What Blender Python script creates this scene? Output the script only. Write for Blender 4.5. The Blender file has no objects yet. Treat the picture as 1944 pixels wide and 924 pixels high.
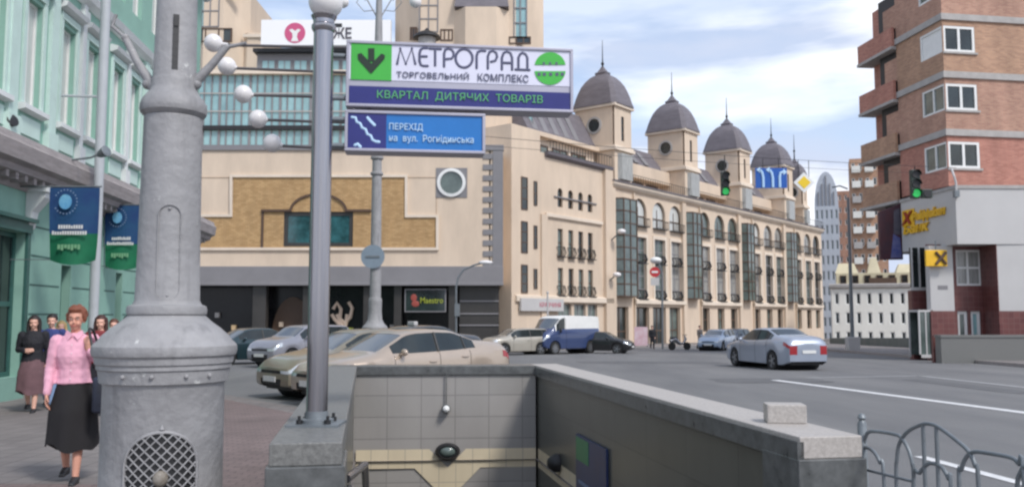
import bpy, bmesh, math, random
from mathutils import Vector, Matrix
from mathutils import noise as mnoise
R = math.radians
random.seed(7)
sc = bpy.context.scene
C = sc.collection

# ------------------------------------------------------------------ camera
F = 1650.0; EYE = 1.575; PITCH = math.atan(138 / F)
cd = bpy.data.cameras.new('camera'); cam = bpy.data.objects.new('camera', cd); C.objects.link(cam)
cam.location = (0, 0, EYE); cam.rotation_euler = (math.pi / 2 + PITCH, 0, 0)
cd.sensor_width = 36; cd.lens = 36 * F / 1944; cd.clip_start = 0.05; cd.clip_end = 6000
sc.camera = cam
sc.cycles.pixel_filter_type = 'BLACKMAN_HARRIS'
sc.cycles.filter_width = 2.5

# ------------------------------------------------------------------ light
SUN_EL, SUN_AZ = 48, 140          # azimuth clockwise from +Y (the view direction): behind the camera, to its right
w = bpy.data.worlds.new('World'); sc.world = w; w.use_nodes = True
nt = w.node_tree; nt.nodes.clear()
def N(nt, t, **k):
    n = nt.nodes.new(t)
    for a, b in k.items(): setattr(n, a, b)
    return n
out = N(nt, 'ShaderNodeOutputWorld'); bg = N(nt, 'ShaderNodeBackground'); bg.inputs[1].default_value = 0.10
sky = N(nt, 'ShaderNodeTexSky', sky_type='NISHITA'); sky.sun_disc = False
sky.sun_elevation = R(SUN_EL); sky.sun_rotation = R(SUN_AZ); sky.dust_density = 1.0; sky.ozone_density = 1.5
tc = N(nt, 'ShaderNodeTexCoord'); sep = N(nt, 'ShaderNodeSeparateXYZ'); nt.links.new(tc.outputs['Generated'], sep.inputs[0])
mp = N(nt, 'ShaderNodeMapping'); mp.inputs['Scale'].default_value = (1.6, 1.6, 5.5); mp.inputs['Location'].default_value = (0.4, 0.2, 0.35)
nt.links.new(tc.outputs['Generated'], mp.inputs[0])
n1 = N(nt, 'ShaderNodeTexNoise'); n1.inputs['Scale'].default_value = 1.7; n1.inputs['Detail'].default_value = 7; n1.inputs['Roughness'].default_value = 0.52
nt.links.new(mp.outputs[0], n1.inputs['Vector'])
# cloud cover grows towards the horizon
m1 = N(nt, 'ShaderNodeMath', operation='MULTIPLY'); m1.inputs[1].default_value = -0.95
nt.links.new(sep.outputs[2], m1.inputs[0])
m2 = N(nt, 'ShaderNodeMath', operation='ADD'); nt.links.new(n1.outputs[0], m2.inputs[0]); nt.links.new(m1.outputs[0], m2.inputs[1])
cr = N(nt, 'ShaderNodeMapRange'); cr.inputs[1].default_value = 0.16; cr.inputs[2].default_value = 0.42; cr.interpolation_type = 'SMOOTHSTEP'
cr.inputs[3].default_value = 0.48
nt.links.new(m2.outputs[0], cr.inputs[0])
# cloud brightness: white tops and lavender grey bellies
n2 = N(nt, 'ShaderNodeTexNoise'); n2.inputs['Scale'].default_value = 2.6; n2.inputs['Detail'].default_value = 5
mp2 = N(nt, 'ShaderNodeMapping'); mp2.inputs['Scale'].default_value = (1.5, 1.5, 7); mp2.inputs['Location'].default_value = (3.1, 1.2, 0.8)
nt.links.new(tc.outputs['Generated'], mp2.inputs[0]); nt.links.new(mp2.outputs[0], n2.inputs['Vector'])
rp = N(nt, 'ShaderNodeValToRGB'); rp.color_ramp.elements[0].position = 0.40; rp.color_ramp.elements[0].color = (0.50, 0.56, 0.70, 1)
rp.color_ramp.elements[1].position = 0.58; rp.color_ramp.elements[1].color = (0.93, 0.94, 0.97, 1)
nt.links.new(n2.outputs[0], rp.inputs[0])
vm = N(nt, 'ShaderNodeVectorMath', operation='SCALE'); vm.inputs['Scale'].default_value = 9.6; nt.links.new(rp.outputs[0], vm.inputs[0])
sk = N(nt, 'ShaderNodeVectorMath', operation='SCALE'); sk.inputs['Scale'].default_value = 1.5; nt.links.new(sky.outputs[0], sk.inputs[0])
mx = N(nt, 'ShaderNodeMix', data_type='RGBA'); nt.links.new(cr.outputs[0], mx.inputs[0]); nt.links.new(sk.outputs[0], mx.inputs[6]); nt.links.new(vm.outputs[0], mx.inputs[7])
nt.links.new(mx.outputs[2], bg.inputs[0]); nt.links.new(bg.outputs[0], out.inputs[0])
sd = bpy.data.lights.new('sun', 'SUN'); sd.energy = 1.8; sd.angle = R(11); sd.color = (1, 0.965, 0.92)
so = bpy.data.objects.new('sun', sd); C.objects.link(so)
dv = Vector((math.sin(R(SUN_AZ)) * math.cos(R(SUN_EL)), math.cos(R(SUN_AZ)) * math.cos(R(SUN_EL)), math.sin(R(SUN_EL))))
so.rotation_euler = dv.to_track_quat('Z', 'Y').to_euler()
sc.view_settings.view_transform = 'Standard'; sc.view_settings.look = 'None'; sc.view_settings.exposure = 0.5; sc.view_settings.gamma = 1

# ------------------------------------------------------------------ pixel <-> world helpers (photo pixels, 1944 x 924)
ct, st = math.cos(PITCH), math.sin(PITCH)
def ray(px, py):
    a = (px - 972) / F; b = (462 - py) / F
    d = ct - b * st
    return a / d, (st + b * ct) / d            # x per metre of Y, z per metre of Y
def P(px, py, D):
    x, z = ray(px, py); return Vector((x * D, D, EYE + z * D))
def zg(y): return 0.0 if y <= 10 else -0.015 * (y - 10)
def G(px, py, off=0.0):
    x, z = ray(px, py); lo, hi = 1.0, 900.0
    for _ in range(60):
        m = (lo + hi) / 2
        if EYE + z * m > zg(m) + off: lo = m
        else: hi = m
    return Vector((x * lo, lo, zg(lo) + off))
class Fr:                                      # a vertical facade plane: origin and direction in plan
    def __init__(s, ox, oy, dx, dy):
        l = math.hypot(dx, dy); s.o = (ox, oy); s.c = dx / l; s.s = dy / l; s.a = math.atan2(dy, dx)
    def sz(s, px, py, v=0.0):
        qx, qz = ray(px, py)
        S = (qx * (s.o[1] + v * s.c) - s.o[0] + v * s.s) / (s.c - qx * s.s)
        Y = s.o[1] + S * s.s + v * s.c
        return S, EYE + qz * Y
    def w(s, S, v, z): return Vector((s.o[0] + S * s.c - v * s.s, s.o[1] + S * s.s + v * s.c, z))

# ------------------------------------------------------------------ materials
def srgb(r, g, b):
    f = lambda c: (c / 255 / 12.92) if c / 255 <= 0.04045 else ((c / 255 + 0.055) / 1.055) ** 2.4
    return (f(r), f(g), f(b))
def mat(name, col, rough=0.6, metal=0.0, var=0.0, vscale=3.0, bump=0.0, bscale=40, spec=0.5, coat=0.0, emit=None, col2=None, stretch=None):
    m = bpy.data.materials.new(name); m.use_nodes = True; nt = m.node_tree; b = nt.nodes['Principled BSDF']
    b.inputs['Base Color'].default_value = (*col, 1); b.inputs['Roughness'].default_value = rough; b.inputs['Metallic'].default_value = metal
    b.inputs['Specular IOR Level'].default_value = spec; b.inputs['Coat Weight'].default_value = coat; b.inputs['Coat Roughness'].default_value = 0.08
    if emit: b.inputs['Emission Color'].default_value = (*emit[0], 1); b.inputs['Emission Strength'].default_value = emit[1]
    tc = N(nt, 'ShaderNodeTexCoord'); src = tc.outputs['Object']
    if stretch:
        mp = N(nt, 'ShaderNodeMapping'); mp.inputs['Scale'].default_value = stretch; nt.links.new(src, mp.inputs[0]); src = mp.outputs[0]
    if var or col2:
        n = N(nt, 'ShaderNodeTexNoise'); n.inputs['Scale'].default_value = vscale; n.inputs['Detail'].default_value = 6; n.inputs['Roughness'].default_value = 0.65
        nt.links.new(src, n.inputs['Vector'])
        r = N(nt, 'ShaderNodeValToRGB'); r.color_ramp.elements[0].position = 0.32; r.color_ramp.elements[1].position = 0.68
        c2 = col2 or tuple(min(1, c * (1 + var)) for c in col); c1 = col if col2 else tuple(c * (1 - var) for c in col)
        r.color_ramp.elements[0].color = (*c1, 1); r.color_ramp.elements[1].color = (*c2, 1)
        nt.links.new(n.outputs[0], r.inputs[0]); nt.links.new(r.outputs[0], b.inputs['Base Color'])
        m2_ = N(nt, 'ShaderNodeMapRange'); m2_.inputs[3].default_value = max(0.02, rough - 0.08); m2_.inputs[4].default_value = min(1, rough + 0.08)
        nt.links.new(n.outputs[0], m2_.inputs[0]); nt.links.new(m2_.outputs[0], b.inputs['Roughness'])
    if bump:
        n = N(nt, 'ShaderNodeTexNoise'); n.inputs['Scale'].default_value = bscale; n.inputs['Detail'].default_value = 4; nt.links.new(src, n.inputs['Vector'])
        bp = N(nt, 'ShaderNodeBump'); bp.inputs['Strength'].default_value = bump; bp.inputs['Distance'].default_value = 0.02
        nt.links.new(n.outputs[0], bp.inputs['Height']); nt.links.new(bp.outputs[0], b.inputs['Normal'])
    return m
def brick_mat(name, c1, c2, mortar, bw, bh, mort=0.012, axes='XZ', var=0.25, vscale=1.2, rough=0.8, bump=0.3, offset=0.5):
    m = bpy.data.materials.new(name); m.use_nodes = True; nt = m.node_tree; b = nt.nodes['Principled BSDF']; b.inputs['Roughness'].default_value = rough
    tc = N(nt, 'ShaderNodeTexCoord'); sp = N(nt, 'ShaderNodeSeparateXYZ'); nt.links.new(tc.outputs['Object'], sp.inputs[0])
    cb = N(nt, 'ShaderNodeCombineXYZ')
    if axes == 'XZ':                            # works on walls that run either way: x + y along, z up
        ad = N(nt, 'ShaderNodeMath', operation='ADD'); nt.links.new(sp.outputs[0], ad.inputs[0]); nt.links.new(sp.outputs[1], ad.inputs[1])
        nt.links.new(ad.outputs[0], cb.inputs[0]); nt.links.new(sp.outputs[2], cb.inputs[1])
    else:
        nt.links.new(sp.outputs[0], cb.inputs[0]); nt.links.new(sp.outputs[1], cb.inputs[1])
    t = N(nt, 'ShaderNodeTexBrick'); t.offset = offset; t.inputs['Scale'].default_value = 1; t.inputs['Brick Width'].default_value = bw; t.inputs['Row Height'].default_value = bh
    t.inputs['Mortar Size'].default_value = mort; t.inputs['Mortar Smooth'].default_value = 0.3
    t.inputs['Color1'].default_value = (*c1, 1); t.inputs['Color2'].default_value = (*c2, 1); t.inputs['Mortar'].default_value = (*mortar, 1)
    nt.links.new(cb.outputs[0], t.inputs['Vector'])
    n = N(nt, 'ShaderNodeTexNoise'); n.inputs['Scale'].default_value = vscale; n.inputs['Detail'].default_value = 8; n.inputs['Roughness'].default_value = 0.6
    mpg = N(nt, 'ShaderNodeMapping'); mpg.inputs['Scale'].default_value = (1.4, 1.4, .4) if axes == 'XZ' else (1, 1, 1); nt.links.new(tc.outputs['Object'], mpg.inputs[0]); nt.links.new(mpg.outputs[0], n.inputs['Vector'])
    mr = N(nt, 'ShaderNodeMapRange'); mr.inputs[1].default_value = 0.3; mr.inputs[2].default_value = 0.7; mr.inputs[3].default_value = 1 - var; mr.inputs[4].default_value = 1 + var
    nt.links.new(n.outputs[0], mr.inputs[0])
    sc_ = N(nt, 'ShaderNodeVectorMath', operation='SCALE'); nt.links.new(t.outputs[0], sc_.inputs[0]); nt.links.new(mr.outputs[0], sc_.inputs['Scale'])
    nt.links.new(sc_.outputs[0], b.inputs['Base Color'])
    bp = N(nt, 'ShaderNodeBump'); bp.inputs['Strength'].default_value = bump; bp.inputs['Distance'].default_value = 0.01; bp.invert = True
    nt.links.new(t.outputs['Fac'], bp.inputs['Height']); nt.links.new(bp.outputs[0], b.inputs['Normal'])
    return m
M = {}
M['cream'] = mat('cream_render', srgb(209, 190, 169), 0.85, var=0.11, vscale=0.5, bump=0.1, stretch=(1, 1, .3))
M['cream_light'] = mat('light_cream_render', srgb(220, 205, 187), 0.8, var=0.09, vscale=0.5)
M['ochre'] = mat('ochre_render', srgb(212, 182, 140), 0.8, var=0.08, vscale=0.5)
M['gold_brick'] = brick_mat('golden_brick', srgb(188, 154, 108), srgb(168, 134, 90), srgb(152, 126, 94), 0.34, 0.13, 0.012, var=0.12)
M['grey_panel'] = mat('grey_panel', srgb(128, 126, 128), 0.6, var=0.08, vscale=0.4)
M['mansard'] = mat('brown_grey_roof', srgb(108, 103, 108), 0.7, var=0.18, vscale=1.0, stretch=(1, 1, 4))
M['teal_glass'] = mat('teal_glass', srgb(140, 176, 178), 0.12, var=0.2, vscale=0.5, spec=0.9)
M['glass'] = mat('dark_glass', srgb(38, 46, 46), 0.07, var=0.5, vscale=0.6, spec=0.8)
M['glass2'] = mat('grey_glass', srgb(92, 104, 100), 0.1, var=0.4, vscale=0.8, spec=0.8)
M['curtain'] = mat('curtained_glass', srgb(150, 150, 146), 0.18, var=0.25, vscale=2.0, spec=0.8, stretch=(6, 6, 0.6))
M['white'] = mat('white_paint', srgb(225, 225, 222), 0.5, var=0.05)
M['frame_brown'] = mat('brown_window_frame', srgb(86, 66, 52), 0.5, var=0.1)
M['black_iron'] = mat('black_iron', srgb(34, 34, 36), 0.5)
M['dark_stone'] = mat('dark_stone', srgb(60, 58, 56), 0.35, var=0.15, vscale=0.8)
M['mint'] = mat('mint_render', srgb(134, 172, 158), 0.8, var=0.10, vscale=0.8, bump=0.15)
M['mint_light'] = mat('pale_mint_render', srgb(190, 212, 204), 0.75, var=0.08, vscale=1.5)
M['mint_white'] = mat('white_stucco', srgb(214, 217, 216), 0.75, var=0.08, vscale=2)
M['ledge'] = mat('weathered_ledge', srgb(150, 143, 142), 0.85, var=0.2, vscale=2, stretch=(1, 1, 6), bump=0.3)
M['teal_dark'] = mat('dark_teal_frame', srgb(52, 92, 86), 0.45, var=0.15)
M['brick'] = brick_mat('red_brown_brick', srgb(184, 140, 118), srgb(162, 116, 98), srgb(164, 148, 134), 0.26, 0.078, 0.010, var=0.20, vscale=0.5)
M['brick_tan'] = brick_mat('tan_brick', srgb(184, 143, 114), srgb(158, 118, 94), srgb(164, 146, 130), 0.26, 0.078, 0.010, var=0.16, vscale=0.5)
M['brick_red'] = brick_mat('pinkish_red_brick', srgb(184, 126, 110), srgb(162, 104, 90), srgb(160, 130, 116), 0.26, 0.078, 0.010, var=0.16, vscale=0.7)
M['maroon'] = brick_mat('maroon_tile', srgb(112, 68, 64), srgb(98, 56, 54), srgb(120, 90, 86), 0.25, 0.25, 0.008, var=0.12, offset=0.0, rough=0.4)
M['concrete'] = mat('pale_concrete', srgb(168, 164, 160), 0.85, var=0.12, vscale=2, bump=0.2)
M['panel_white'] = mat('white_cladding', srgb(188, 186, 184), 0.5, var=0.05, vscale=0.4)
M['asphalt'] = mat('asphalt', (0.128, 0.128, 0.131), 0.9, col2=(0.185, 0.183, 0.181), vscale=0.5, bump=0.4, bscale=50, stretch=(1, .22, 1))
M['line'] = mat('worn_road_paint', srgb(196, 196, 196), 0.7, col2=srgb(225, 225, 224), vscale=8)
M['line_faint'] = mat('faded_road_paint', srgb(140, 140, 140), 0.8, col2=srgb(168, 168, 168), vscale=6)
M['paving'] = brick_mat('grey_paving', srgb(128, 122, 119), srgb(116, 110, 108), srgb(88, 84, 82), 0.30, 0.30, 0.008, axes='XY', var=0.16, vscale=0.5, offset=0.0, bump=0.2)
M['paving_pink'] = brick_mat('pinkish_paving', srgb(126, 110, 107), srgb(113, 99, 96), srgb(90, 80, 78), 0.20, 0.10, 0.008, axes='XY', var=0.16, vscale=0.6, bump=0.2)
M['kerb'] = mat('granite_kerb', srgb(150, 142, 138), 0.8, var=0.15, vscale=6)
M['granite_top'] = mat('pale_speckled_granite', srgb(158, 152, 146), 0.55, col2=srgb(184, 178, 172), vscale=60, bump=0.1)
M['granite'] = mat('grey_speckled_granite', srgb(96, 96, 94), 0.45, col2=srgb(126, 126, 123), vscale=45, bump=0.15)
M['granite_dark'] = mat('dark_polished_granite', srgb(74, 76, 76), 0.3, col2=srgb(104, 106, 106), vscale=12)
M['lamp_grey'] = None
M['steel'] = mat('brushed_steel', srgb(160, 158, 162), 0.22, metal=0.95, var=0.08, vscale=8, stretch=(4, 4, .3))
M['galv'] = mat('grey_painted_tube', srgb(118, 124, 128), 0.45, metal=0.3, var=0.15, vscale=12)
M['globe'] = mat('opal_globe', srgb(226, 223, 222), 0.3, var=0.03)
M['rubber'] = mat('tyre_rubber', (0.02, 0.02, 0.02), 0.8)
M['rim'] = mat('alloy_rim', srgb(150, 152, 156), 0.3, metal=0.8)
M['curtain_pale'] = mat('pale_net_curtain_glass', srgb(196, 198, 194), 0.2, var=0.12, vscale=2.0, spec=0.6, stretch=(6, 6, 0.6))
M['shop_dark'] = mat('shop_glass', srgb(30, 30, 32), 0.2, var=0.5, vscale=0.4, spec=0.35)
M['car_glass'] = mat('car_glass', (0.02, 0.028, 0.03), 0.10, spec=0.6, var=0.2)
M['windshield'] = mat('windshield_glass', (0.03, 0.04, 0.042), 0.04, spec=1.0, var=0.2)
M['windshield'].node_tree.nodes['Principled BSDF'].inputs['IOR'].default_value = 2.1
M['lens'] = mat('lamp_lens', srgb(205, 210, 214), 0.08, spec=0.9, metal=0.3, var=.1, vscale=20)
M['tail'] = mat('red_tail_lens', srgb(150, 24, 34), 0.15, spec=0.8)
M['black_plastic'] = mat('black_plastic', (0.022, 0.022, 0.024), 0.5)
M['plate'] = mat('number_plate', srgb(215, 215, 212), 0.5)
M['skin'] = mat('skin', srgb(206, 150, 128), 0.55, var=0.06, vscale=10)
M['skin2'] = mat('skin_fair', srgb(214, 166, 146), 0.55, var=0.06, vscale=10)

# worn grey paint with pale chips for the cast lamp post
def worn(name, base, chip, chips=0.655):
    m = mat(name, base, 0.6, var=0.13, vscale=5, bump=0.35, bscale=22); nt = m.node_tree; b = nt.nodes['Principled BSDF']
    prev = b.inputs['Base Color'].links[0].from_socket
    tc = N(nt, 'ShaderNodeTexCoord'); n = N(nt, 'ShaderNodeTexNoise'); n.inputs['Scale'].default_value = 9; n.inputs['Detail'].default_value = 8; n.inputs['Roughness'].default_value = 0.7
    nt.links.new(tc.outputs['Object'], n.inputs['Vector'])
    r = N(nt, 'ShaderNodeMapRange'); r.inputs[1].default_value = chips; r.inputs[2].default_value = chips + 0.03; nt.links.new(n.outputs[0], r.inputs[0])
    x = N(nt, 'ShaderNodeMix', data_type='RGBA'); nt.links.new(r.outputs[0], x.inputs[0]); nt.links.new(prev, x.inputs[6]); x.inputs[7].default_value = (*chip, 1)
    n2 = N(nt, 'ShaderNodeTexNoise'); n2.inputs['Scale'].default_value = 5; n2.inputs['Detail'].default_value = 6
    mp = N(nt, 'ShaderNodeMapping'); mp.inputs['Scale'].default_value = (2, 2, .25); nt.links.new(tc.outputs['Object'], mp.inputs[0]); nt.links.new(mp.outputs[0], n2.inputs['Vector'])
    r2 = N(nt, 'ShaderNodeMapRange'); r2.inputs[1].default_value = 0.56; r2.inputs[2].default_value = 0.7; r2.inputs[4].default_value = 0.6; nt.links.new(n2.outputs[0], r2.inputs[0])
    x2 = N(nt, 'ShaderNodeMix', data_type='RGBA'); nt.links.new(r2.outputs[0], x2.inputs[0]); nt.links.new(x.outputs[2], x2.inputs[6]); x2.inputs[7].default_value = (*[c * .55 for c in base], 1)
    nt.links.new(x2.outputs[2], b.inputs['Base Color'])
    return m
M['lamp_grey'] = worn('worn_grey_paint', srgb(148, 147, 148), srgb(190, 190, 188))

# ------------------------------------------------------------------ mesh builder
SPLIT = {'quoin', 'pilaster', 'string_course', 'window_trim', 'window_sill', 'plinth', 'transom', 'fin', 'light_strip', 'attic_eaves', 'tower_ledge', 'ledge_bracket', 'bolt', 'light_panel', 'skylight', 'balcony', 'window_hood', 'foot', 'arch', 'groove', 'dentil'}
class MB:
    def __init__(s): s.v = []; s.f = []; s.mi = []; s.m = 0
    def add(s, vs, fs):
        o = len(s.v); s.v += [tuple(p) for p in vs]
        for f in fs: s.f.append([i + o for i in f]); s.mi.append(s.m)
        return s
    def poly(s, pts): return s.add(pts, [list(range(len(pts)))])
    def box(s, x0, x1, y0, y1, z0, z1, T=None):
        vs = [Vector((x, y, z)) for x in (x0, x1) for y in (y0, y1) for z in (z0, z1)]
        if T: vs = [T @ p for p in vs]
        return s.add(vs, [(0, 1, 3, 2), (4, 6, 7, 5), (0, 4, 5, 1), (2, 3, 7, 6), (0, 2, 6, 4), (1, 5, 7, 3)])
    def hexa(s, lo, hi):                       # four plan points low, four high
        n = len(lo); vs = list(lo) + list(hi)
        fs = [list(range(n))[::-1], list(range(n, 2 * n))] + [(i, (i + 1) % n, n + (i + 1) % n, n + i) for i in range(n)]
        return s.add(vs, fs)
    def prism(s, pts, z0, z1): return s.hexa([(x, y, z0) for x, y in pts], [(x, y, z1) for x, y in pts])
    def extr(s, pts, y0, y1): return s.hexa([(x, y1, z) for x, z in pts], [(x, y0, z) for x, z in pts])   # elevation outline, thickness along y
    def extx(s, pts, x0, x1): return s.hexa([(x0, y, z) for y, z in pts], [(x1, y, z) for y, z in pts])
    def tube(s, path, r, n=10, cap=True):
        path = [Vector(p) for p in path]; k = len(path); rs = r if isinstance(r, (list, tuple)) else [r] * k
        vs = []; prev = None
        for i, p in enumerate(path):
            d = (path[min(i + 1, k - 1)] - path[max(i - 1, 0)]).normalized()
            if prev is None: u = d.orthogonal().normalized()
            else: u = (prev - d * prev.dot(d)); u = u.normalized() if u.length > 1e-6 else d.orthogonal().normalized()
            prev = u; v = d.cross(u)
            for j in range(n):
                a = 2 * math.pi * j / n; vs.append(p + (u * math.cos(a) + v * math.sin(a)) * rs[i])
        fs = [(i * n + j, i * n + (j + 1) % n, (i + 1) * n + (j + 1) % n, (i + 1) * n + j) for i in range(k - 1) for j in range(n)]
        if cap: fs += [list(range(n))[::-1], list(range((k - 1) * n, k * n))]
        return s.add(vs, fs)
    def lathe(s, prof, n=32, c=(0, 0, 0), T=None, sx=1, sy=1):
        vs = []
        for r, z in prof:
            for j in range(n):
                a = 2 * math.pi * j / n; p = Vector((c[0] + r * math.cos(a) * sx, c[1] + r * math.sin(a) * sy, c[2] + z)); vs.append(T @ p if T else p)
        k = len(prof)
        fs = [(i * n + j, i * n + (j + 1) % n, (i + 1) * n + (j + 1) % n, (i + 1) * n + j) for i in range(k - 1) for j in range(n)]
        fs += [list(range(n))[::-1], list(range((k - 1) * n, k * n))]
        return s.add(vs, fs)
    def ball(s, c, r, n=20, sc=(1, 1, 1), T=None):
        h = n // 2; prof = [(max(1e-4, math.sin(math.pi * i / h)) * r, -math.cos(math.pi * i / h) * r * sc[2]) for i in range(h + 1)]
        return s.lathe(prof, n, c, T, sc[0], sc[1])
    def pieces(s):
        par = list(range(len(s.v)))
        def find(i):
            while par[i] != i: par[i] = par[par[i]]; i = par[i]
            return i
        for f in s.f:
            r = find(f[0])
            for i in f[1:]: par[find(i)] = r
        grp = {}
        for k, f in enumerate(s.f): grp.setdefault(find(f[0]), []).append(k)
        res = []
        for ks in grp.values():
            p = MB(); ids = sorted({i for k in ks for i in s.f[k]}); mp_ = {i: n for n, i in enumerate(ids)}
            p.v = [s.v[i] for i in ids]; p.f = [[mp_[i] for i in s.f[k]] for k in ks]; p.mi = [s.mi[k] for k in ks]; res.append(p)
        return res
    def build(s, name, m, parent=None, smooth=None, bevel=0, loc=None, rz=0, jitter=0):
        if name in SPLIT and parent:
            ps = s.pieces()
            if len(ps) > 1: return [p.build(name + ' ', m, parent, smooth, bevel, loc, rz) for p in ps][0]
        name = name.strip()
        me = bpy.data.meshes.new(name); me.from_pydata([tuple(v) for v in s.v], [], s.f)
        ms = m if isinstance(m, (list, tuple)) else [m]
        for x in ms: me.materials.append(x)
        for p, i in zip(me.polygons, s.mi): p.material_index = min(i, len(ms) - 1)
        bm = bmesh.new(); bm.from_mesh(me); bmesh.ops.recalc_face_normals(bm, faces=bm.faces)
        if bevel:
            es = [e for e in bm.edges if len(e.link_faces) == 2 and e.calc_face_angle(0) > 0.5]
            bmesh.ops.bevel(bm, geom=es, offset=bevel, segments=2, profile=0.5, affect='EDGES', clamp_overlap=True)
        bm.to_mesh(me); bm.free()
        if smooth is not None:
            for p in me.polygons: p.use_smooth = True
            me.set_sharp_from_angle(angle=R(smooth))
        o = bpy.data.objects.new(name, me); C.objects.link(o)
        if parent: o.parent = parent
        if loc is not None: o.location = loc
        if rz: o.rotation_euler.z = rz
        return o
def thing(name, label, cat, loc=(0, 0, 0), rz=0.0, group=None):
    o = bpy.data.objects.new(name, None); C.objects.link(o); o.empty_display_size = 0.2
    o.location = loc; o.rotation_euler = (0, 0, rz); o['label'] = label; o['category'] = cat
    if group: o['group'] = group
    return o
def tag(o, label, cat, group=None):
    o['label'] = label; o['category'] = cat
    if group: o['group'] = group
    return o
def struct(o): o['kind'] = 'structure'; return o
def copy_tree(o, parent=None):
    c = o.copy(); C.objects.link(c); c.parent = parent
    for ch in list(o.children): copy_tree(ch, c)
    return c
def text_mb(txt, w, h, depth=0.01, shear=0.0, mirror=False, bold=0.0, T=None, keep=False):
    """flat text as mesh in the x-z plane, fitted to w x h, front towards -y"""
    cu = bpy.data.curves.new('t', 'FONT'); cu.body = txt; cu.size = 1; cu.offset = bold; cu.shear = shear; cu.resolution_u = 3
    o = bpy.data.objects.new('t', cu); C.objects.link(o); dg = bpy.context.evaluated_depsgraph_get()
    me = bpy.data.meshes.new_from_object(o.evaluated_get(dg)); bpy.data.objects.remove(o)
    mb = MB(); vs = [v.co.copy() for v in me.vertices]
    x0 = min(v.x for v in vs); x1 = max(v.x for v in vs); y0 = min(v.y for v in vs); y1 = max(v.y for v in vs)
    kx = w / (x1 - x0); ky = h / (y1 - y0)
    fr = [((v.x - x0) * kx, 0.0, (v.y - y0) * ky) for v in vs]; n = len(fr)
    fs = [list(p.vertices) for p in me.polygons]
    ec = {}
    for f in fs:
        for a, b in zip(f, f[1:] + f[:1]): ec[(a, b)] = 1
    side = [(b, a, a + n, b + n) for (a, b) in ec if (b, a) not in ec]
    allv = [(x, -depth, z) for x, y, z in fr] + fr
    if T: allv = [T @ Vector(p) for p in allv]
    mb.add(allv, fs + side)
    return mb
def TM(x, y, z, rz=0): return Matrix.Translation((x, y, z)) @ Matrix.Rotation(rz, 4, 'Z')

# ------------------------------------------------------------------ walls with openings, windows
def wall(mb, s0, s1, z0, z1, ops, v=0.0, depth=0.25):
    """front face at y=v with rectangular or arched holes (a,b,c,d,arch) and their reveals"""
    xs = sorted({s0, s1, *[o[0] for o in ops], *[o[1] for o in ops]}); zs = sorted({z0, z1, *[o[2] for o in ops], *[o[3] for o in ops]})
    xs = [x for x in xs if s0 <= x <= s1]; zs = [z for z in zs if z0 <= z <= z1]
    for a, b in zip(xs, xs[1:]):
        run = None
        for c, d in zip(zs, zs[1:]):
            mx_, mz_ = (a + b) / 2, (c + d) / 2
            if any(o[0] < mx_ < o[1] and o[2] < mz_ < o[3] for o in ops):
                if run: mb.poly([(a, v, run[0]), (b, v, run[0]), (b, v, run[1]), (a, v, run[1])]); run = None
            else: run = (run[0], d) if run else (c, d)
        if run: mb.poly([(a, v, run[0]), (b, v, run[0]), (b, v, run[1]), (a, v, run[1])])
    for o in ops:
        a, b, c, d = o[:4]; y = v + depth
        if len(o) > 4 and o[4]:
            r = (b - a) / 2; zc = d - r; n = 10; arc = [(a + r - r * math.cos(math.pi * i / n), zc + r * math.sin(math.pi * i / n)) for i in range(n + 1)]
            for i in range(n // 2): mb.poly([(a, v, d), (arc[i][0], v, arc[i][1]), (arc[i + 1][0], v, arc[i + 1][1])])
            for i in range(n // 2, n): mb.poly([(b, v, d), (arc[i][0], v, arc[i][1]), (arc[i + 1][0], v, arc[i + 1][1])])
            for p, q in zip(arc, arc[1:]): mb.poly([(p[0], v, p[1]), (q[0], v, q[1]), (q[0], y, q[1]), (p[0], y, p[1])])
            top = zc
        else:
            mb.poly([(a, v, d), (b, v, d), (b, y, d), (a, y, d)]); top = d
        mb.poly([(a, v, c), (b, v, c), (b, y, c), (a, y, c)])
        mb.poly([(a, v, c), (a, v, top), (a, y, top), (a, y, c)]); mb.poly([(b, v, c), (b, v, top), (b, y, top), (b, y, c)])
_wc = {}
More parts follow.
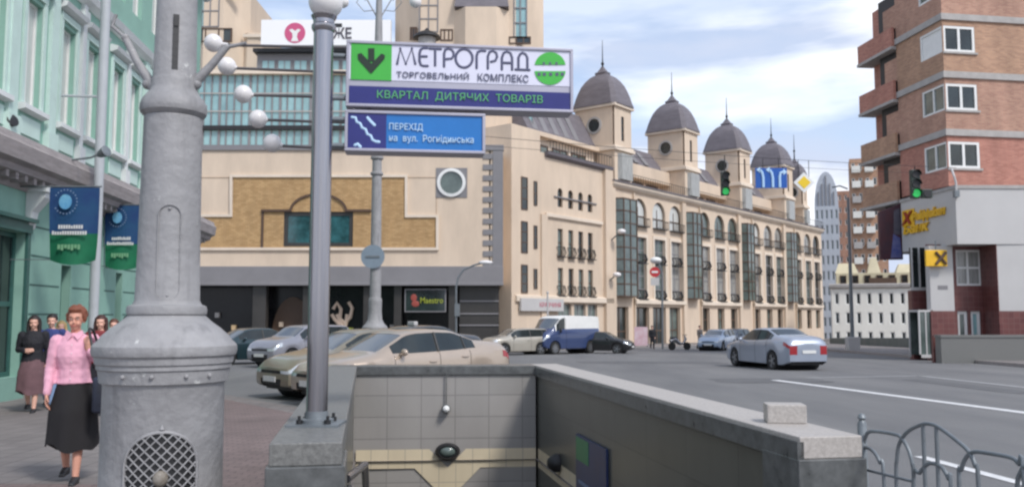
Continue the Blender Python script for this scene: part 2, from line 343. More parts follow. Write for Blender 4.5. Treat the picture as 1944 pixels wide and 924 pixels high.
def window(parent, a, b, c, d, y, nx=1, nz=1, fm='white', gm='glass', arch=False, fw=0.06, fd=0.07, name='window', rot=0.0, loc=None):
    w_, h_ = round(b - a, 2), round(d - c, 2); key = (w_, h_, nx, nz, fm, gm, arch, fw, fd, name)
    if key not in _wc:
        m = MB(); g = MB(); W, H = b - a, d - c
        if arch:
            r = W / 2; zc = H - r; n = 10
            po = [(0, 0), (W, 0)] + [(r + r * math.cos(math.pi * i / n), zc + r * math.sin(math.pi * i / n)) for i in range(n + 1)]
            ri = r - fw; pi_ = [(fw, fw), (W - fw, fw)] + [(r + ri * math.cos(math.pi * i / n), zc + ri * math.sin(math.pi * i / n)) for i in range(n + 1)]
            k = len(po)
            for i in range(k):
                j = (i + 1) % k; q = [po[i], po[j], pi_[j], pi_[i]]
                m.hexa([(x, 0, z) for x, z in q], [(x, fd, z) for x, z in q])
            g.extr(po, fd * .5, fd * .5 + .01); Hm = H - r * .5
        else:
            m.box(0, fw, 0, fd, 0, H); m.box(W - fw, W, 0, fd, 0, H); m.box(fw, W - fw, 0, fd, 0, fw); m.box(fw, W - fw, 0, fd, H - fw, H)
            g.box(fw * .5, W - fw * .5, fd * .5, fd * .5 + .01, fw * .5, H - fw * .5); Hm = H
        for i in range(1, nx): x = W * i / nx; m.box(x - fw / 2, x + fw / 2, 0.003, fd - .003, fw, Hm - fw)
        for i in range(1, nz): z = Hm * i / nz; m.box(fw, W - fw, 0.006, fd - .006, z - fw / 2, z + fw / 2)
        f = m.build(name, M[fm], parent); p = g.build('pane', M[gm], f); _wc[key] = (f.data, p.data)
    else:
        f = bpy.data.objects.new(name, _wc[key][0]); C.objects.link(f); f.parent = parent
        p = bpy.data.objects.new('pane', _wc[key][1]); C.objects.link(p); p.parent = f
    f.location = loc if loc is not None else (a, y, c); f.rotation_euler.z = rot
    return f
def rail(parent, a, b, y, z, h=0.9, step=0.18, bulge=0.0, name='balcony_railing', m='black_iron', depth=0.35, r=0.02):
    mb = MB(); pts = []
    n = max(4, int((b - a) / step))
    for i in range(n + 1):
        t = i / n; pts.append((a + (b - a) * t, y - depth * (math.sin(math.pi * t) ** .5 if bulge else 1) * 1.0))
    mb.tube([(a, y, z + h)] + [(x, yy, z + h) for x, yy in pts] + [(b, y, z + h)], r * 1.4, 5); mb.tube([(x, yy, z + .05) for x, yy in pts], r, 5)
    for x, yy in pts: mb.tube([(x, yy, z + .05), (x, yy - bulge, z + h * .4), (x, yy, z + h)], r, 4, cap=False)
    mb.box(a, b, y - depth, y, z - .08, z)
    return mb.build(name, M[m], parent)

def wb(mb, name, m, parent, **k):
    """mesh written in world coordinates, stored in its parent's own frame"""
    p = parent
    inv = Matrix.Rotation(-p.rotation_euler.z, 4, 'Z') @ Matrix.Translation(-p.location)
    mb.v = [tuple(inv @ Vector(v)) for v in mb.v]
    return mb.build(name, m, parent, **k)

# ================================================================== GROUND
xL = lambda y: -0.74 - 0.167 * (y - 3.85)       # inner faces of the underpass walls
xR = lambda y: 1.304 - 0.18 * (y - 4.0)
YN, YL, YR = 4.3, 9.6, 9.77
H = [(xL(YN), YN), (xR(YN), YN), (xR(YR), YR), (xL(YL), YL)]
g = MB(); O = [(-3000, -80), (3000, -80), (3000, 10), (-3000, 10)]
for i in range(4):
    j = (i + 1) % 4; g.poly([(*O[i], 0), (*O[j], 0), (*H[j], 0), (*H[i], 0)])
g.poly([(-3000, 10, 0), (3000, 10, 0), (3000, 3500, zg(3500)), (-3000, 3500, zg(3500))])
struct(g.build('road', M['asphalt']))
def sheet(name, m, polys, off):
    g = MB()
    for pl in polys: g.poly([(x, y, zg(y) + off) for x, y in pl])
    return struct(g.build(name, m))
ro = lambda y: 2.35 - 0.18 * (y - 4)
sheet('pavement', M['paving'], [
    [(-40, -20), (ro(-20), -20), (ro(YN), YN), H[1], H[0], (-40, YN)],
    [(-40, YN), H[0], H[3], (-40, YL)],
    [H[1], (ro(YN), YN), (ro(YR), YR), H[2]],
    [(-40, YL), H[3], H[2], (ro(YR), YR), (0.9, 10), (-40, 10)],
    [(-40, 10), (0.9, 10), (-2, 13.6), (-9.5, 23.5), (-40, 23.5)]], 0.004)
sheet('pavement', M['paving_pink'], [
    [(-3.35, 8.2), (xL(8.2) - .3, 8.2), (xL(YL) - .3, YL), (xL(YL) - .3, 10), (-4.2, 10)],
    [(-1.7, 3.6), (xL(3.6) - .3, 3.6), (xL(8.2) - .3, 8.2), (-3.35, 8.2)],
    [(-4.2, 10), (xL(YL) - .3, 10), (-3.0, 14.0), (-9.5, 23.0)],
    [(-40, 5.5), (-2.35, 5.5), (-3.4, 8.3), (-40, 9.2)]], 0.008)
# raised pavement on the right with its kerb
E1 = G(1570, 666); E2 = G(1944, 697); dE = (E2 - E1).normalized()
Ea = E1 - dE * 75; Eb = E2 + dE * 22; nrm = Vector((-dE.y, dE.x, 0)); nrm = nrm if nrm.x > 0 else -nrm
def raised(name, m, pts, h0, h1):
    g = MB(); g.hexa([(x, y, zg(y) + h0) for x, y in pts], [(x, y, zg(y) + h1) for x, y in pts]); return struct(g.build(name, m))
def slab_line(a, b, w0, w1):
    return [((a + nrm * w0).x, (a + nrm * w0).y), ((b + nrm * w0).x, (b + nrm * w0).y), ((b + nrm * w1).x, (b + nrm * w1).y), ((a + nrm * w1).x, (a + nrm * w1).y)]
A10 = E2 + dE * ((E2.y - 10) / -dE.y)
raised('pavement', M['paving'], slab_line(Ea, A10, 0.2, 60), -.3, .13)
raised('kerb', M['kerb'], slab_line(Ea, A10, 0, 0.2), -.3, .14)
# pavement along the arcaded block and the shopping centre
FO = Fr(0.13, 64.3, 0.787, 1)
def fpoly(s0, s1, v0, v1): return [tuple(FO.w(s, v, 0))[:2] for s, v in ((s0, v0), (s1, v0), (s1, v1), (s0, v1))]
raised('pavement', M['paving'], fpoly(0, 130, -4.0, 3), -.3, .12)
raised('kerb', M['kerb'], fpoly(0, 130, -4.2, -4.0), -.3, .13)
raised('pavement', M['paving'], [(-45, 54), (2.5, 54), (2.5, 66), (-45, 66)], -.3, .125)
# painted lines
def stripe(name, a, b, wd, m='line'):
    a, b = G(*a), G(*b); d = (b - a); d.z = 0; d.normalize(); n = Vector((-d.y, d.x, 0)) * wd / 2
    g = MB(); ps = [a + n, b + n, b - n, a - n]
    k = 10; pts = [a.lerp(b, i / k) for i in range(k + 1)]
    for p, q in zip(pts, pts[1:]): g.poly([(v.x, v.y, zg(v.y) + .006) for v in (p - n, q - n, q + n, p + n)])
    return struct(g.build(name, M[m]))
stripe('road_marking', (1470, 721), (1990, 789), 0.27)
stripe('road_marking', (1530, 717), (1750, 713), 0.24, 'line_faint')
stripe('road_marking', (1745, 713), (1990, 740), 0.24, 'line_faint')
stripe('road_marking', (1745, 866), (1990, 931), 0.14)
def patch(cx, cy, rx, ry, m, seed, off=.005, name='road_patch'):
    rr = random.Random(seed); g = MB(); n = 18; pts = []
    for i in range(n):
        a_ = 2 * math.pi * i / n; k = 1 / max(abs(math.cos(a_)), abs(math.sin(a_))) ** .8 * rr.uniform(.93, 1.05); pts.append((cx + rx * math.cos(a_) * k, cy + ry * math.sin(a_) * k))
    g.poly([(x, y, zg(y) + off) for x, y in pts]); return struct(g.build(name, m))
M['patch_dark'] = mat('repaired_asphalt', (0.10, 0.10, 0.103), .9, col2=(.14, .14, .142), vscale=1.2, bump=.4, bscale=50)
patch(7.2, 24.5, 1.6, 1.1, M['patch_dark'], 1); patch(3.6, 16.0, .5, 2.2, M['patch_dark'], 2); patch(11.5, 22.5, .4, 3.0, M['patch_dark'], 3); patch(6.0, 38, 3.2, 1.4, M['patch_dark'], 4)
for i in range(5): stripe('road_marking', (1100 + i * 17, 671), (1112 + i * 17, 671), 0.7, 'line_faint')

# ================================================================== UNDERPASS ENTRANCE
TZ = 1.03
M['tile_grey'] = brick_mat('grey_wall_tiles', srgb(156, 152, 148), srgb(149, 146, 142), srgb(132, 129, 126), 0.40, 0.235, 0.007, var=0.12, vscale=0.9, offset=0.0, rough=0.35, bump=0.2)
M['tile_shaded'] = brick_mat('shaded_grey_wall_tiles', srgb(92, 92, 86), srgb(86, 86, 80), srgb(78, 78, 74), 0.60, 0.30, 0.006, var=0.14, vscale=1.3, offset=0.0, rough=0.3, bump=0.15)  # grey tiles of the side walls, with their shade put into the colour
M['tile_cream'] = brick_mat('cream_wall_tiles', srgb(214, 200, 172), srgb(208, 194, 166), srgb(180, 170, 150), 0.20, 0.235, 0.006, var=0.10, vscale=1.2, offset=0.0, rough=0.35, bump=0.2)
und = thing('underpass_entrance', 'grey tiled underpass stairwell with low granite topped walls sunk in the pavement', 'underpass', (0.2, 6.9, 0), 0)
B0 = -4.2
def wallrun(p, q, th, name, m, z0, z1, inset=0.0, side=1):
    """straight wall from p to q (inner face), thickness away from the stairwell"""
    p, q = Vector((*p, 0)), Vector((*q, 0)); d = (q - p).normalized(); n = Vector((-d.y, d.x, 0)) * side
    a = [p + n * inset, q + n * inset, q + n * (th - inset), p + n * (th - inset)]
    g = MB(); g.hexa([(v.x, v.y, z0) for v in a], [(v.x, v.y, z1) for v in a]); return wb(g, name, M[m], und, bevel=0.006 if 'coping' in name else 0)
TH = 0.31
wallrun((xL(3.87), 3.87), (xL(YL), YL), TH, 'side_wall', 'tile_shaded', B0, TZ - .10, .025, 1)
wallrun((xR(4.02), 4.02), (xR(YR + .3), YR + .3), TH, 'side_wall', 'tile_shaded', B0, TZ - .10, .025, -1)
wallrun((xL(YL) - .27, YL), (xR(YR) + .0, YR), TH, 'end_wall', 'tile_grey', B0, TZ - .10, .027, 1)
wallrun((xL(3.85), 3.85), (xL(YL) , YL - .002), TH, 'coping', 'granite', TZ - .10, TZ, 0, 1)
wallrun((xR(4.0), 4.0), (xR(YR + .31), YR + .31), TH, 'coping', 'granite_top', TZ - .10, TZ, 0, -1)
wallrun((xL(YL) - TH, YL), (xR(YR) - .002, YR - .002), TH, 'coping', 'granite_dark', TZ - .10, TZ - .001, 0, 1)
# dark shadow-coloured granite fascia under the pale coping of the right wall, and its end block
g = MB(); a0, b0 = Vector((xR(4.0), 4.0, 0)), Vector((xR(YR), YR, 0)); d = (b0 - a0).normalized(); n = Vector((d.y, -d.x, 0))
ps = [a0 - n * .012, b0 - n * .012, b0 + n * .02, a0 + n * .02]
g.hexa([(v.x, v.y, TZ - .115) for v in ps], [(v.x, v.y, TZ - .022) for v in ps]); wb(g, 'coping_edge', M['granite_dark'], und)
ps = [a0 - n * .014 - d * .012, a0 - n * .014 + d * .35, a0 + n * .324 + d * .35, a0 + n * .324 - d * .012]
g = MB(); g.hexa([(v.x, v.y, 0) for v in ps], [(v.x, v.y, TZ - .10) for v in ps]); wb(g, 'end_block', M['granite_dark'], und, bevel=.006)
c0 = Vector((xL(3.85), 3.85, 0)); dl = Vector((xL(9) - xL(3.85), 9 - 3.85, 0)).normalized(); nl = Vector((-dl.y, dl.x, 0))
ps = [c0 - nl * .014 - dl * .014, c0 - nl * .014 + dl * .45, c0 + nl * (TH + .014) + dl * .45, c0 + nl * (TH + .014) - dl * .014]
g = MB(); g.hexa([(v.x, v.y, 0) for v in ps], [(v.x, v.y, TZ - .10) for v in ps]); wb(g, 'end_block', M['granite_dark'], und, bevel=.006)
# steps going down
g = MB()
for i in range(18):
    y0 = YN + i * .30; z = -.15 * (i + 1)
    g.hexa([(xL(y0) + .01, y0, B0), (xR(y0) - .01, y0, B0), (xR(y0 + .3) - .01, y0 + .3, B0), (xL(y0 + .3) + .01, y0 + .3, B0)],
           [(xL(y0) + .01, y0, z), (xR(y0) - .01, y0, z), (xR(y0 + .3) - .01, y0 + .3, z), (xL(y0 + .3) + .01, y0 + .3, z)])
wb(g, 'steps', M['granite'], und)
# cream tile band with its V, on the end wall
EW = Fr(xL(YL), YL, xR(YR) - xL(YL), YR - YL)
def ew(px, py): return EW.sz(px, py, 0)
vx, _ = ew(850, 850); zt = ew(850, 852)[1]; zb = ew(850, 888)[1]; s0 = 0.0; s1 = math.hypot(xR(YR) - xL(YL), YR - YL)
g = MB(); hv = .58; yy = 0.024
def wp(s, z, v=yy): return tuple(EW.w(s, v, z))
L1 = [(s0, zt), (vx - .20, zt), (vx, zt - .20), (vx, zt - .56), (vx - .36, zb), (s0, zb)]
R1 = [(vx + .20, zt), (s1, zt), (s1, zb), (vx + .36, zb), (vx, zt - .56), (vx, zt - .20)]
for pl in (L1, R1): g.poly([wp(s, z) for s, z in pl])
wb(g, 'tile_band', M['tile_cream'], und)
g = MB(); RWd = Vector((xR(YR) - xR(4.4), YR - 4.4, 0)).normalized()
g.poly([(xR(y) + .0225, y, z) for y, z in ((YR, zb), (4.4, zb), (4.4, zt), (YR, zt))])
wb(g, 'tile_band', M['tile_cream'], und)
# bulkhead lamp, small white lamp, lamp on the side wall, poster, handrail
bl = thing('bulkhead_lamp', 'dark oval bulkhead lamp on the tiled end wall of the stairwell', 'wall lamp', EW.w(vx, .0, zt - .02), EW.a)
m = MB(); T = Matrix.Rotation(math.pi / 2, 4, 'X'); m.lathe([(.135, 0), (.135, .03), (.11, .06), (.095, .06), (.09, .03)], 28, T=T, sx=1, sy=.66); m.build('rim', M['black_iron'], bl, smooth=40)
m = MB(); m.ball((0, 0, .03), .09, 20, (1, .66, .5), T=T); m.build('glass', M['glass2'], bl, smooth=60)
wl = thing('wall_light', 'small white round lamp high on the tiled end wall of the stairwell', 'wall lamp', EW.w(ew(847, 775)[0], 0, ew(847, 775)[1]), EW.a)
m = MB(); m.lathe([(.05, 0), (.05, .02), (.02, .03)], 16, T=T); m.build('base', M['granite_dark'], wl, smooth=40)
m = MB(); m.ball((0, 0, .05), .04, 14, T=T); m.build('bulb', M['white'], wl, smooth=60)
m = MB(); m.box(-.006, .006, -.004, .01, .03, .40); m.build('conduit', M['granite_dark'], wl)
RW = Fr(xR(YR), YR, xR(4) - xR(YR), 4 - YR)      # seen from the stairwell, running towards the camera
def rw(px, py): return RW.sz(px, py, 0)
s, z = rw(1058, 878); sl = thing('bulkhead_lamp', 'black bulkhead lamp on the side wall left of the poster', 'wall lamp', RW.w(s, .02, z), RW.a)
m = MB(); m.lathe([(.09, 0), (.09, .05), (.05, .11), (.03, .12)], 16, T=T); m.build('rim', M['black_iron'], sl, smooth=40)
sa, za = rw(1093, 822); sb, zb2 = rw(1150, 845)
po = thing('poster', 'blue poster with a green corner on the side wall of the stairwell', 'poster', RW.w(sa, .02, -.9), RW.a)
wd = sb - sa; hh = za + .9
m = MB(); m.box(0, wd, -.02, 0, 0, hh); m.build('board', mat('poster_blue', srgb(36, 46, 88), .4, col2=srgb(50, 66, 104), vscale=5), po)
m = MB(); m.box(.02, wd * .45, -.024, -.018, hh - .22, hh - .02); m.build('emblem', mat('poster_green', srgb(70, 130, 90), .5, var=.1), po)
m = MB()
for k in range(5): m.box(.1, wd * (.5 + .1 * (k % 3)), -.023, -.019, hh - .42 - k * .13, hh - .39 - k * .13)
m.build('lettering', mat('poster_pale', srgb(110, 130, 160), .5), po)
hr = thing('handrail', 'steel handrail on a dark bracket inside the left wall of the stairwell', 'handrail', (xL(5) + .12, 5, 0))
m = MB(); m.tube([(0, -.65, .78), (-.02, 0, .74), (-.18, 1.1, .2), (-.62, 3.6, -1.2)], .022, 10); m.build('rail', M['steel'], hr, smooth=50)
m = MB(); m.tube([(-.0, -.6, .74), (-.0, -.6, .0)], .018, 8); m.tube([(-.17, 1.0, .2), (-.3, 1.02, .1)], .012, 8); m.build('post', M['granite_dark'], hr, smooth=50)
# loose block on the coping
p = P(1490, 797, 4.56); gb = MB(); gb.box(-.098, .098, -.07, .07, 0, .095)
o = gb.build('stone_block', M['granite_top'], bevel=.006, loc=(p.x, p.y, TZ), rz=R(-8)); tag(o, 'small speckled granite block lying on the coping of the right wall', 'stone block')

# ================================================================== FENCE BY THE ROAD
FF = Fr(1.648, 4.15, .19, -1)
fe = thing('kerb_fence', 'grey tubular fence of overlapping arches beside the granite wall', 'fence', (1.648, 4.15, 0), FF.a)
def fpath(pts, down=None):
    o = [Vector((*FF.sz(*p), 0)) for p in pts]; o = [Vector((v.x, 0, v.y)) for v in o]
    if down in ('l', 'b'): o = [Vector((o[0].x, 0, .13))] + o
    if down in ('r', 'b'): o = o + [Vector((o[-1].x, 0, .13))]
    return o
def smooth_path(p, k=4):
    o = []
    for i in range(len(p) - 1):
        p0, p1, p2, p3 = p[max(i - 1, 0)], p[i], p[i + 1], p[min(i + 2, len(p) - 1)]
        for j in range(k):
            t = j / k; o.append(.5 * ((2 * p1) + (p2 - p0) * t + (2 * p0 - 5 * p1 + 4 * p2 - p3) * t * t + (3 * p1 - p0 - 3 * p2 + p3) * t ** 3))
    return o + [p[-1]]
post_z = FF.sz(1626, 793)[1]
m = MB(); m.lathe([(.021, 0), (.021, post_z - .02), (.012, post_z - .005), (.02, post_z + .006), (.014, post_z + .022), (.002, post_z + .028)], 14); m.build('post', M['galv'], fe, smooth=50)
S = lambda px: FF.sz(px, 850)[0]
paths = [fpath([(1631, 848), (1646, 849), (1660, 858), (1671, 878), (1678, 905)], 'r'),
         fpath([(1640, 905), (1640, 850), (1643, 830), (1654, 818), (1700, 824), (1714, 834), (1726, 856), (1733, 885), (1735, 915)], 'b'),
         fpath([(1702, 924), (1703, 870), (1708, 840), (1724, 818), (1750, 805), (1765, 804), (1782, 810), (1812, 832), (1838, 855), (1852, 885), (1858, 924)], 'b'),
         fpath([(1821, 924), (1825, 892), (1834, 868), (1849, 857), (1880, 860), (1920, 868), (1934, 880), (1944, 905)], 'b'),
         fpath([(1734, 924), (1746, 897), (1760, 881), (1773, 879), (1788, 886), (1801, 908), (1806, 930)], 'b')]
m = MB()
for q in paths: m.tube(smooth_path(q), .0085, 8)
m.build('arch', M['galv'], fe, smooth=60)
m = MB(); q = S(1702)
per = S(1944) - S(1735) * .0 
m.tube([(S(1754), 0, FF.sz(1754, 807)[1]), (S(1754), 0, .13)], .0085, 8); m.tube([(S(1779), 0, FF.sz(1779, 811)[1]), (S(1779), 0, .13)], .0085, 8)
m.tube([(S(1637), 0, FF.sz(1637, 889)[1]), (S(1734), 0, FF.sz(1734, 913)[1])], .007, 8)
m.tube([(0, 0, .13), (3.2, 0, .13)], .014, 8); m.build('rail', M['galv'], fe, smooth=60)
m = MB(); off = S(1944) - .05
for q in paths[1:3]: m.tube(smooth_path([Vector((v.x + off, 0, v.z)) for v in q]), .0085, 8)
m.build('arch', M['galv'], fe, smooth=60)
m = MB(); m.lathe([(.021, 0), (.021, post_z - .02), (.012, post_z - .005), (.02, post_z + .006), (.002, post_z + .028)], 14, c=(2.2, 0, 0)); m.build('post', M['galv'], fe, smooth=50)

# ================================================================== BIG CAST LAMP POST, near left
LD = 4.3
def zz(py): return EYE + ray(320, py)[1] * LD
px_ = LD / F
lp = thing('lamp_post', 'massive grey cast iron lamp post with a ventilated base in the left foreground', 'lamp post', (P(317, 600, LD).x, LD, 0), R(20.5))
lrot = Matrix.Rotation(-R(20.5), 3, 'Z')
prof = [(108, None, 0.0), (108, None, .06)]
rows = [(924, 108), (728, 107), (724, 109), (722, 113), (708, 115), (700, 116), (697, 119), (690, 119), (687, 122), (676, 123), (672, 127), (664, 129), (655, 128), (649, 123), (645, 118),
        (636, 112), (622, 97), (611, 82), (602, 72), (598, 68), (596, 71), (588, 72), (581, 70), (578, 62), (570, 58), (480, 56), (395, 55), (300, 54), (225, 53)]
pr = [(.315, 0), (.315, .12), (.29, .15)] + [(r * px_, zz(y)) for y, r in rows]
m = MB(); m.lathe(pr, 64); m.build('base', M['lamp_grey'], lp, smooth=28)
pr = [(53 * px_, zz(224)), (56 * px_, zz(221)), (60 * px_, zz(217)), (61.5 * px_, zz(211)), (61 * px_, zz(203)), (57 * px_, zz(192)), (50 * px_, zz(184)), (45 * px_, zz(177)), (42.5 * px_, zz(170)), (42 * px_, zz(158)), (41 * px_, zz(154)),
      (39.5 * px_, zz(150)), (37 * px_, zz(0)), (34 * px_, zz(-300)), (30 * px_, 9.0)]
m = MB(); m.lathe(pr, 48); m.build('shaft', M['lamp_grey'], lp, smooth=28)
def cyl(r, u, z): return (r * math.sin(u / r), -r * math.cos(u / r), z)      # u = arc length on the face towards the camera
# raised oval plate with two screws
rb = 56.5 * px_; m = MB(); zc, hz, hu = (zz(395) + zz(570)) / 2, (zz(395) - zz(570)) / 2, 20 * px_
pts = []
for i in range(48):
    a = 2 * math.pi * i / 48; c_, s_ = math.cos(a), math.sin(a)
    pts.append((hu * c_, zc + (hz - hu) * (1 if s_ >= 0 else -1) + hu * s_))
m.tube([cyl(rb + .001, u, z) for u, z in pts + [pts[0], pts[1]]], .0035, 6); m.build('access_plate', M['lamp_grey'], lp, smooth=60)
for z in (zz(402), zz(562)):
    m = MB(); q = cyl(rb, 0, z); m.ball(q, .008, 10); m.build('bolt', M['lamp_grey'], lp, smooth=60)
for u in (-72, -20, 38, 84):
    m = MB(); q = cyl(116 * px_, u * px_, zz(708)); m.ball(q, .011, 10); m.build('bolt', M['lamp_grey'], lp, smooth=60)
# slot in the upper shaft
m = MB(); rs = 38.5 * px_
for i in range(8):
    z0, z1 = zz(142) + (zz(40) - zz(142)) * i / 8, zz(142) + (zz(40) - zz(142)) * (i + 1) / 8
    m.poly([cyl(rs + .005, -.014, z0), cyl(rs + .005, .014, z0), cyl(rs + .004, .014, z1), cyl(rs + .004, -.014, z1)])
m.box(-.009, .009, -rs - .010, -rs - .002, zz(62), zz(46))
m.build('slot', M['dark_stone'], lp)
# arched ventilation grille
gw, gt, gbz = 60 * px_, zz(806), .40; rg = 108 * px_; zc = gt - gw
def inside(u, z, k=0.0): return abs(u) < gw - k and (z <= zc or u * u + (z - zc) ** 2 < (gw - k) ** 2) and z > gbz + k
m = MB(); q = 0
nu = 24; outl = lambda u: zc + math.sqrt(max(0, gw * gw - u * u))
for i in range(nu):
    u0, u1 = -gw + 2 * gw * i / nu, -gw + 2 * gw * (i + 1) / nu
    m.poly([cyl(rg + .002, u0, gbz), cyl(rg + .002, u1, gbz), cyl(rg + .002, u1, outl(u1)), cyl(rg + .002, u0, outl(u0))])
m.build('grille_opening', M['black_iron'], lp)
m = MB(); pitch = .034
for sg in (1, -1):
    for k in range(-30, 40):
        seg = []
        for t in range(0, 400):
            u = -gw + 2 * gw * t / 399; z = zc + sg * u + k * pitch * 1.414 * 1.0
            if inside(u, z): seg.append((u, z))
        if len(seg) > 6:
            st_ = max(1, len(seg) // 8); sg_ = seg[::st_] + [seg[-1]]
            m.tube([cyl(rg + .008, u, z) for u, z in sg_], .0042, 4)
m.build('grille', M['lamp_grey'], lp, smooth=50)
arc = [(-gw, gbz), (-gw, zc)] + [(-gw * math.cos(math.pi * i / 20), zc + gw * math.sin(math.pi * i / 20)) for i in range(1, 20)] + [(gw, zc), (gw, gbz)]
m = MB(); m.tube([cyl(rg + .004, u * 1.05, z if z == gbz else z) for u, z in arc], .008, 6)
m.tube([cyl(rg + .003, u, z) for u, z in ((0, gt + .012), (0, gt + .03))], [.012, .004], 8); m.build('grille_frame', M['lamp_grey'], lp, smooth=60)
m = MB(); q = cyl(rg + .015, 0, zz(888)); m.ball(q, .034, 18, (1, .8, 1.1)); m.build('boss', mat('worn_boss', srgb(150, 145, 138), .6, col2=srgb(105, 95, 80), vscale=30), lp, smooth=60)
for sg, tip in ((1, (430, 90)), (-1, (238, 72))):
    m = MB(); t0 = lrot @ (P(372 if sg > 0 else 281, 160, LD) - lp.location); t1 = lrot @ (P(*tip, LD) - lp.location)
    m.tube([t0 + lrot @ Vector((-.03 * sg, 0, -.02)), t0.lerp(t1, .5), t1], [.027, .020, .017], 10); m.ball(t0, .029, 10)
    if sg > 0: m.tube([t1, t1 + lrot @ Vector((.10, 0, .02))], .010, 8); m.ball(t1, .017, 10)
    else: m.ball(t1, .02, 10); m.tube([t1, t1 + lrot @ Vector((-.07, 0, .06)), t1 + lrot @ Vector((-.05, 0, .12))], .009, 8)
    m.build('bracket', M['lamp_grey'], lp, smooth=50)

# ================================================================== SIGN POLE WITH GLOBE AND DIRECTION SIGNS
PD = 4.45; k_ = PD / F
sp = thing('sign_pole', 'shiny steel pole with an opal globe bolted to the granite wall end', 'sign post', (P(601, 800, PD).x, PD, TZ))
def pz(py): return EYE + ray(604, py)[1] * PD - TZ
m = MB(); m.lathe([(20 * k_, .02), (19.5 * k_, pz(300)), (19 * k_, pz(40))], 32); m.build('pole', M['steel'], sp, smooth=40)
m = MB(); m.box(-.13, .13, -.12, .12, 0, .012); m.lathe([(.085, .012), (.085, .03), (.06, .035), (.056, .07)], 28); m.build('flange', M['galv'], sp, smooth=40)
for a in (45, 135, 225, 315):
    m = MB(); m.lathe([(.016, 0), (.016, .02), (.008, .022), (.008, .04)], 8, c=(.1 * math.cos(R(a)), .1 * math.sin(R(a)), .012)); m.build('bolt', M['black_iron'], sp, smooth=40)
m = MB(); m.lathe([(20 * k_, pz(62)), (23.5 * k_, pz(56)), (23.5 * k_, pz(50)), (20.5 * k_, pz(47)), (20.5 * k_, pz(40)), (23 * k_, pz(36)), (25 * k_, pz(32))], 28); m.build('collar', M['steel'], sp, smooth=30)
m = MB(); m.ball((.008, 0, pz(5)), 33 * k_, 32); m.build('globe', M['globe'], sp, smooth=80)
SD = 4.56; o0 = P(657, 100, SD); SF = Fr(o0.x, o0.y, 7.8, 1)
M['sign_white'] = mat('sign_white', srgb(216, 216, 232), .45, var=.03); M['sign_green'] = mat('sign_green', srgb(66, 176, 66), .45, var=.05, vscale=6)
M['sign_navy'] = mat('sign_navy', srgb(40, 44, 116), .4, var=.08, vscale=6); M['sign_blue'] = mat('sign_blue', srgb(30, 112, 184), .4, var=.07, vscale=4)
M['sign_ink'] = mat('slate_lettering', srgb(84, 86, 112), .5); M['sign_dk'] = mat('black_lettering', srgb(22, 44, 28), .5); M['sign_lg'] = mat('green_lettering', srgb(88, 168, 112), .5)
M['sign_pale'] = mat('pale_lettering', srgb(182, 214, 240), .5); M['alu'] = mat('aluminium_frame', srgb(172, 170, 182), .4, metal=.3, var=.06)
def q2(px, py, v=0): S_, z_ = SF.sz(px, py, v); return S_, z_
def mksign(name, label, c4):
    (a, b, c, d) = c4
    s0_, zt_ = q2(a, b); s1_, zb_ = q2(c, d)
    t = thing(name, label, 'sign', SF.w(s0_, 0, zb_), SF.a)
    W_, H_ = s1_ - s0_, zt_ - zb_
    m = MB(); m.box(0, W_, 0, .13, 0, H_); m.build('box', M['alu'], t, bevel=.008)
    m = MB(); e = .016
    m.box(0, W_, -.012, 0, 0, e); m.box(0, W_, -.012, 0, H_ - e, H_); m.box(0, e, -.012, 0, e, H_ - e); m.box(W_ - e, W_, -.012, 0, e, H_ - e); m.build('frame', M['alu'], t, bevel=.003)
    return t, s0_, zb_, W_, H_
def rect(t, s0_, zb_, p0, p1, name, m, y=-.004):
    a, z1_ = q2(*p0); b, z0_ = q2(*p1); g = MB(); g.box(a - s0_, b - s0_, y, -.0005, z0_ - zb_, z1_ - zb_); return g.build(name, M[m], t)
def txt(t, s0_, zb_, s, x0, x1, yt, yb, m, bold=0.0, name='lettering'):
    xm = (x0 + x1) / 2; a, zt_ = q2(x0, yt); b, zb3 = q2(x1, yt); h = q2(xm, yt)[1] - q2(xm, yb)[1]
    g = text_mb(s, b - a, h, .004, bold=bold, T=Matrix.Translation((a - s0_, -.006, q2(xm, yb)[1] - zb_))); return g.build(name, M[m], t)
s1t = mksign('direction_sign', 'long white and navy box sign with a green arrow square and round green logo', (658, 77, 1088, 215))
t, a_, b_, W1_, H1_ = s1t
rect(t, a_, b_, (662, 81), (1083, 165), 'white_panel', 'sign_white', -.003)
rect(t, a_, b_, (663, 163), (1083, 209), 'navy_band', 'sign_navy', -.0045)
rect(t, a_, b_, (667, 79), (743, 154), 'arrow_square', 'sign_green', -.006)
def ink(pts, r=2.6, m='sign_ink', t=t, a=a_, b=b_, name='lettering'):
    g = MB()
    for pl in pts:
        v = [(q2(x, y)[0] - a, -.005, q2(x, y)[1] - b) for x, y in pl]; g.tube(v, r * SD / F, 6)
        for q in v: g.ball(q, r * SD / F, 6)
    g.v = [(x, -.005 + (y + .005) * .35, z) for x, y, z in g.v]
    return g.build(name, M[m], t, smooth=60)
ell = lambda cx, cy, rx, ry, a0=0, a1=360, n=28: [(cx + rx * math.cos(R(a0 + (a1 - a0) * i / n)), cy + ry * math.sin(R(a0 + (a1 - a0) * i / n))) for i in range(n + 1)]
ink([[(754, 122), (760, 93), (770.5, 122), (782, 93), (788.5, 122)]])
ink([[(811, 92), (803, 92), (798, 96), (796.5, 103), (796.5, 117), (799, 124), (804, 126), (812, 126)], [(797, 108), (810, 108)]])
ink([[(815.5, 93), (837, 94)], [(826, 94), (826, 125)]])
ink([[(843, 127), (843, 103), (845, 96), (850, 93), (857, 94.5), (861, 100), (861, 107), (857, 112), (846, 113)]])
ink([ell(881, 111.4, 16, 17.5)])
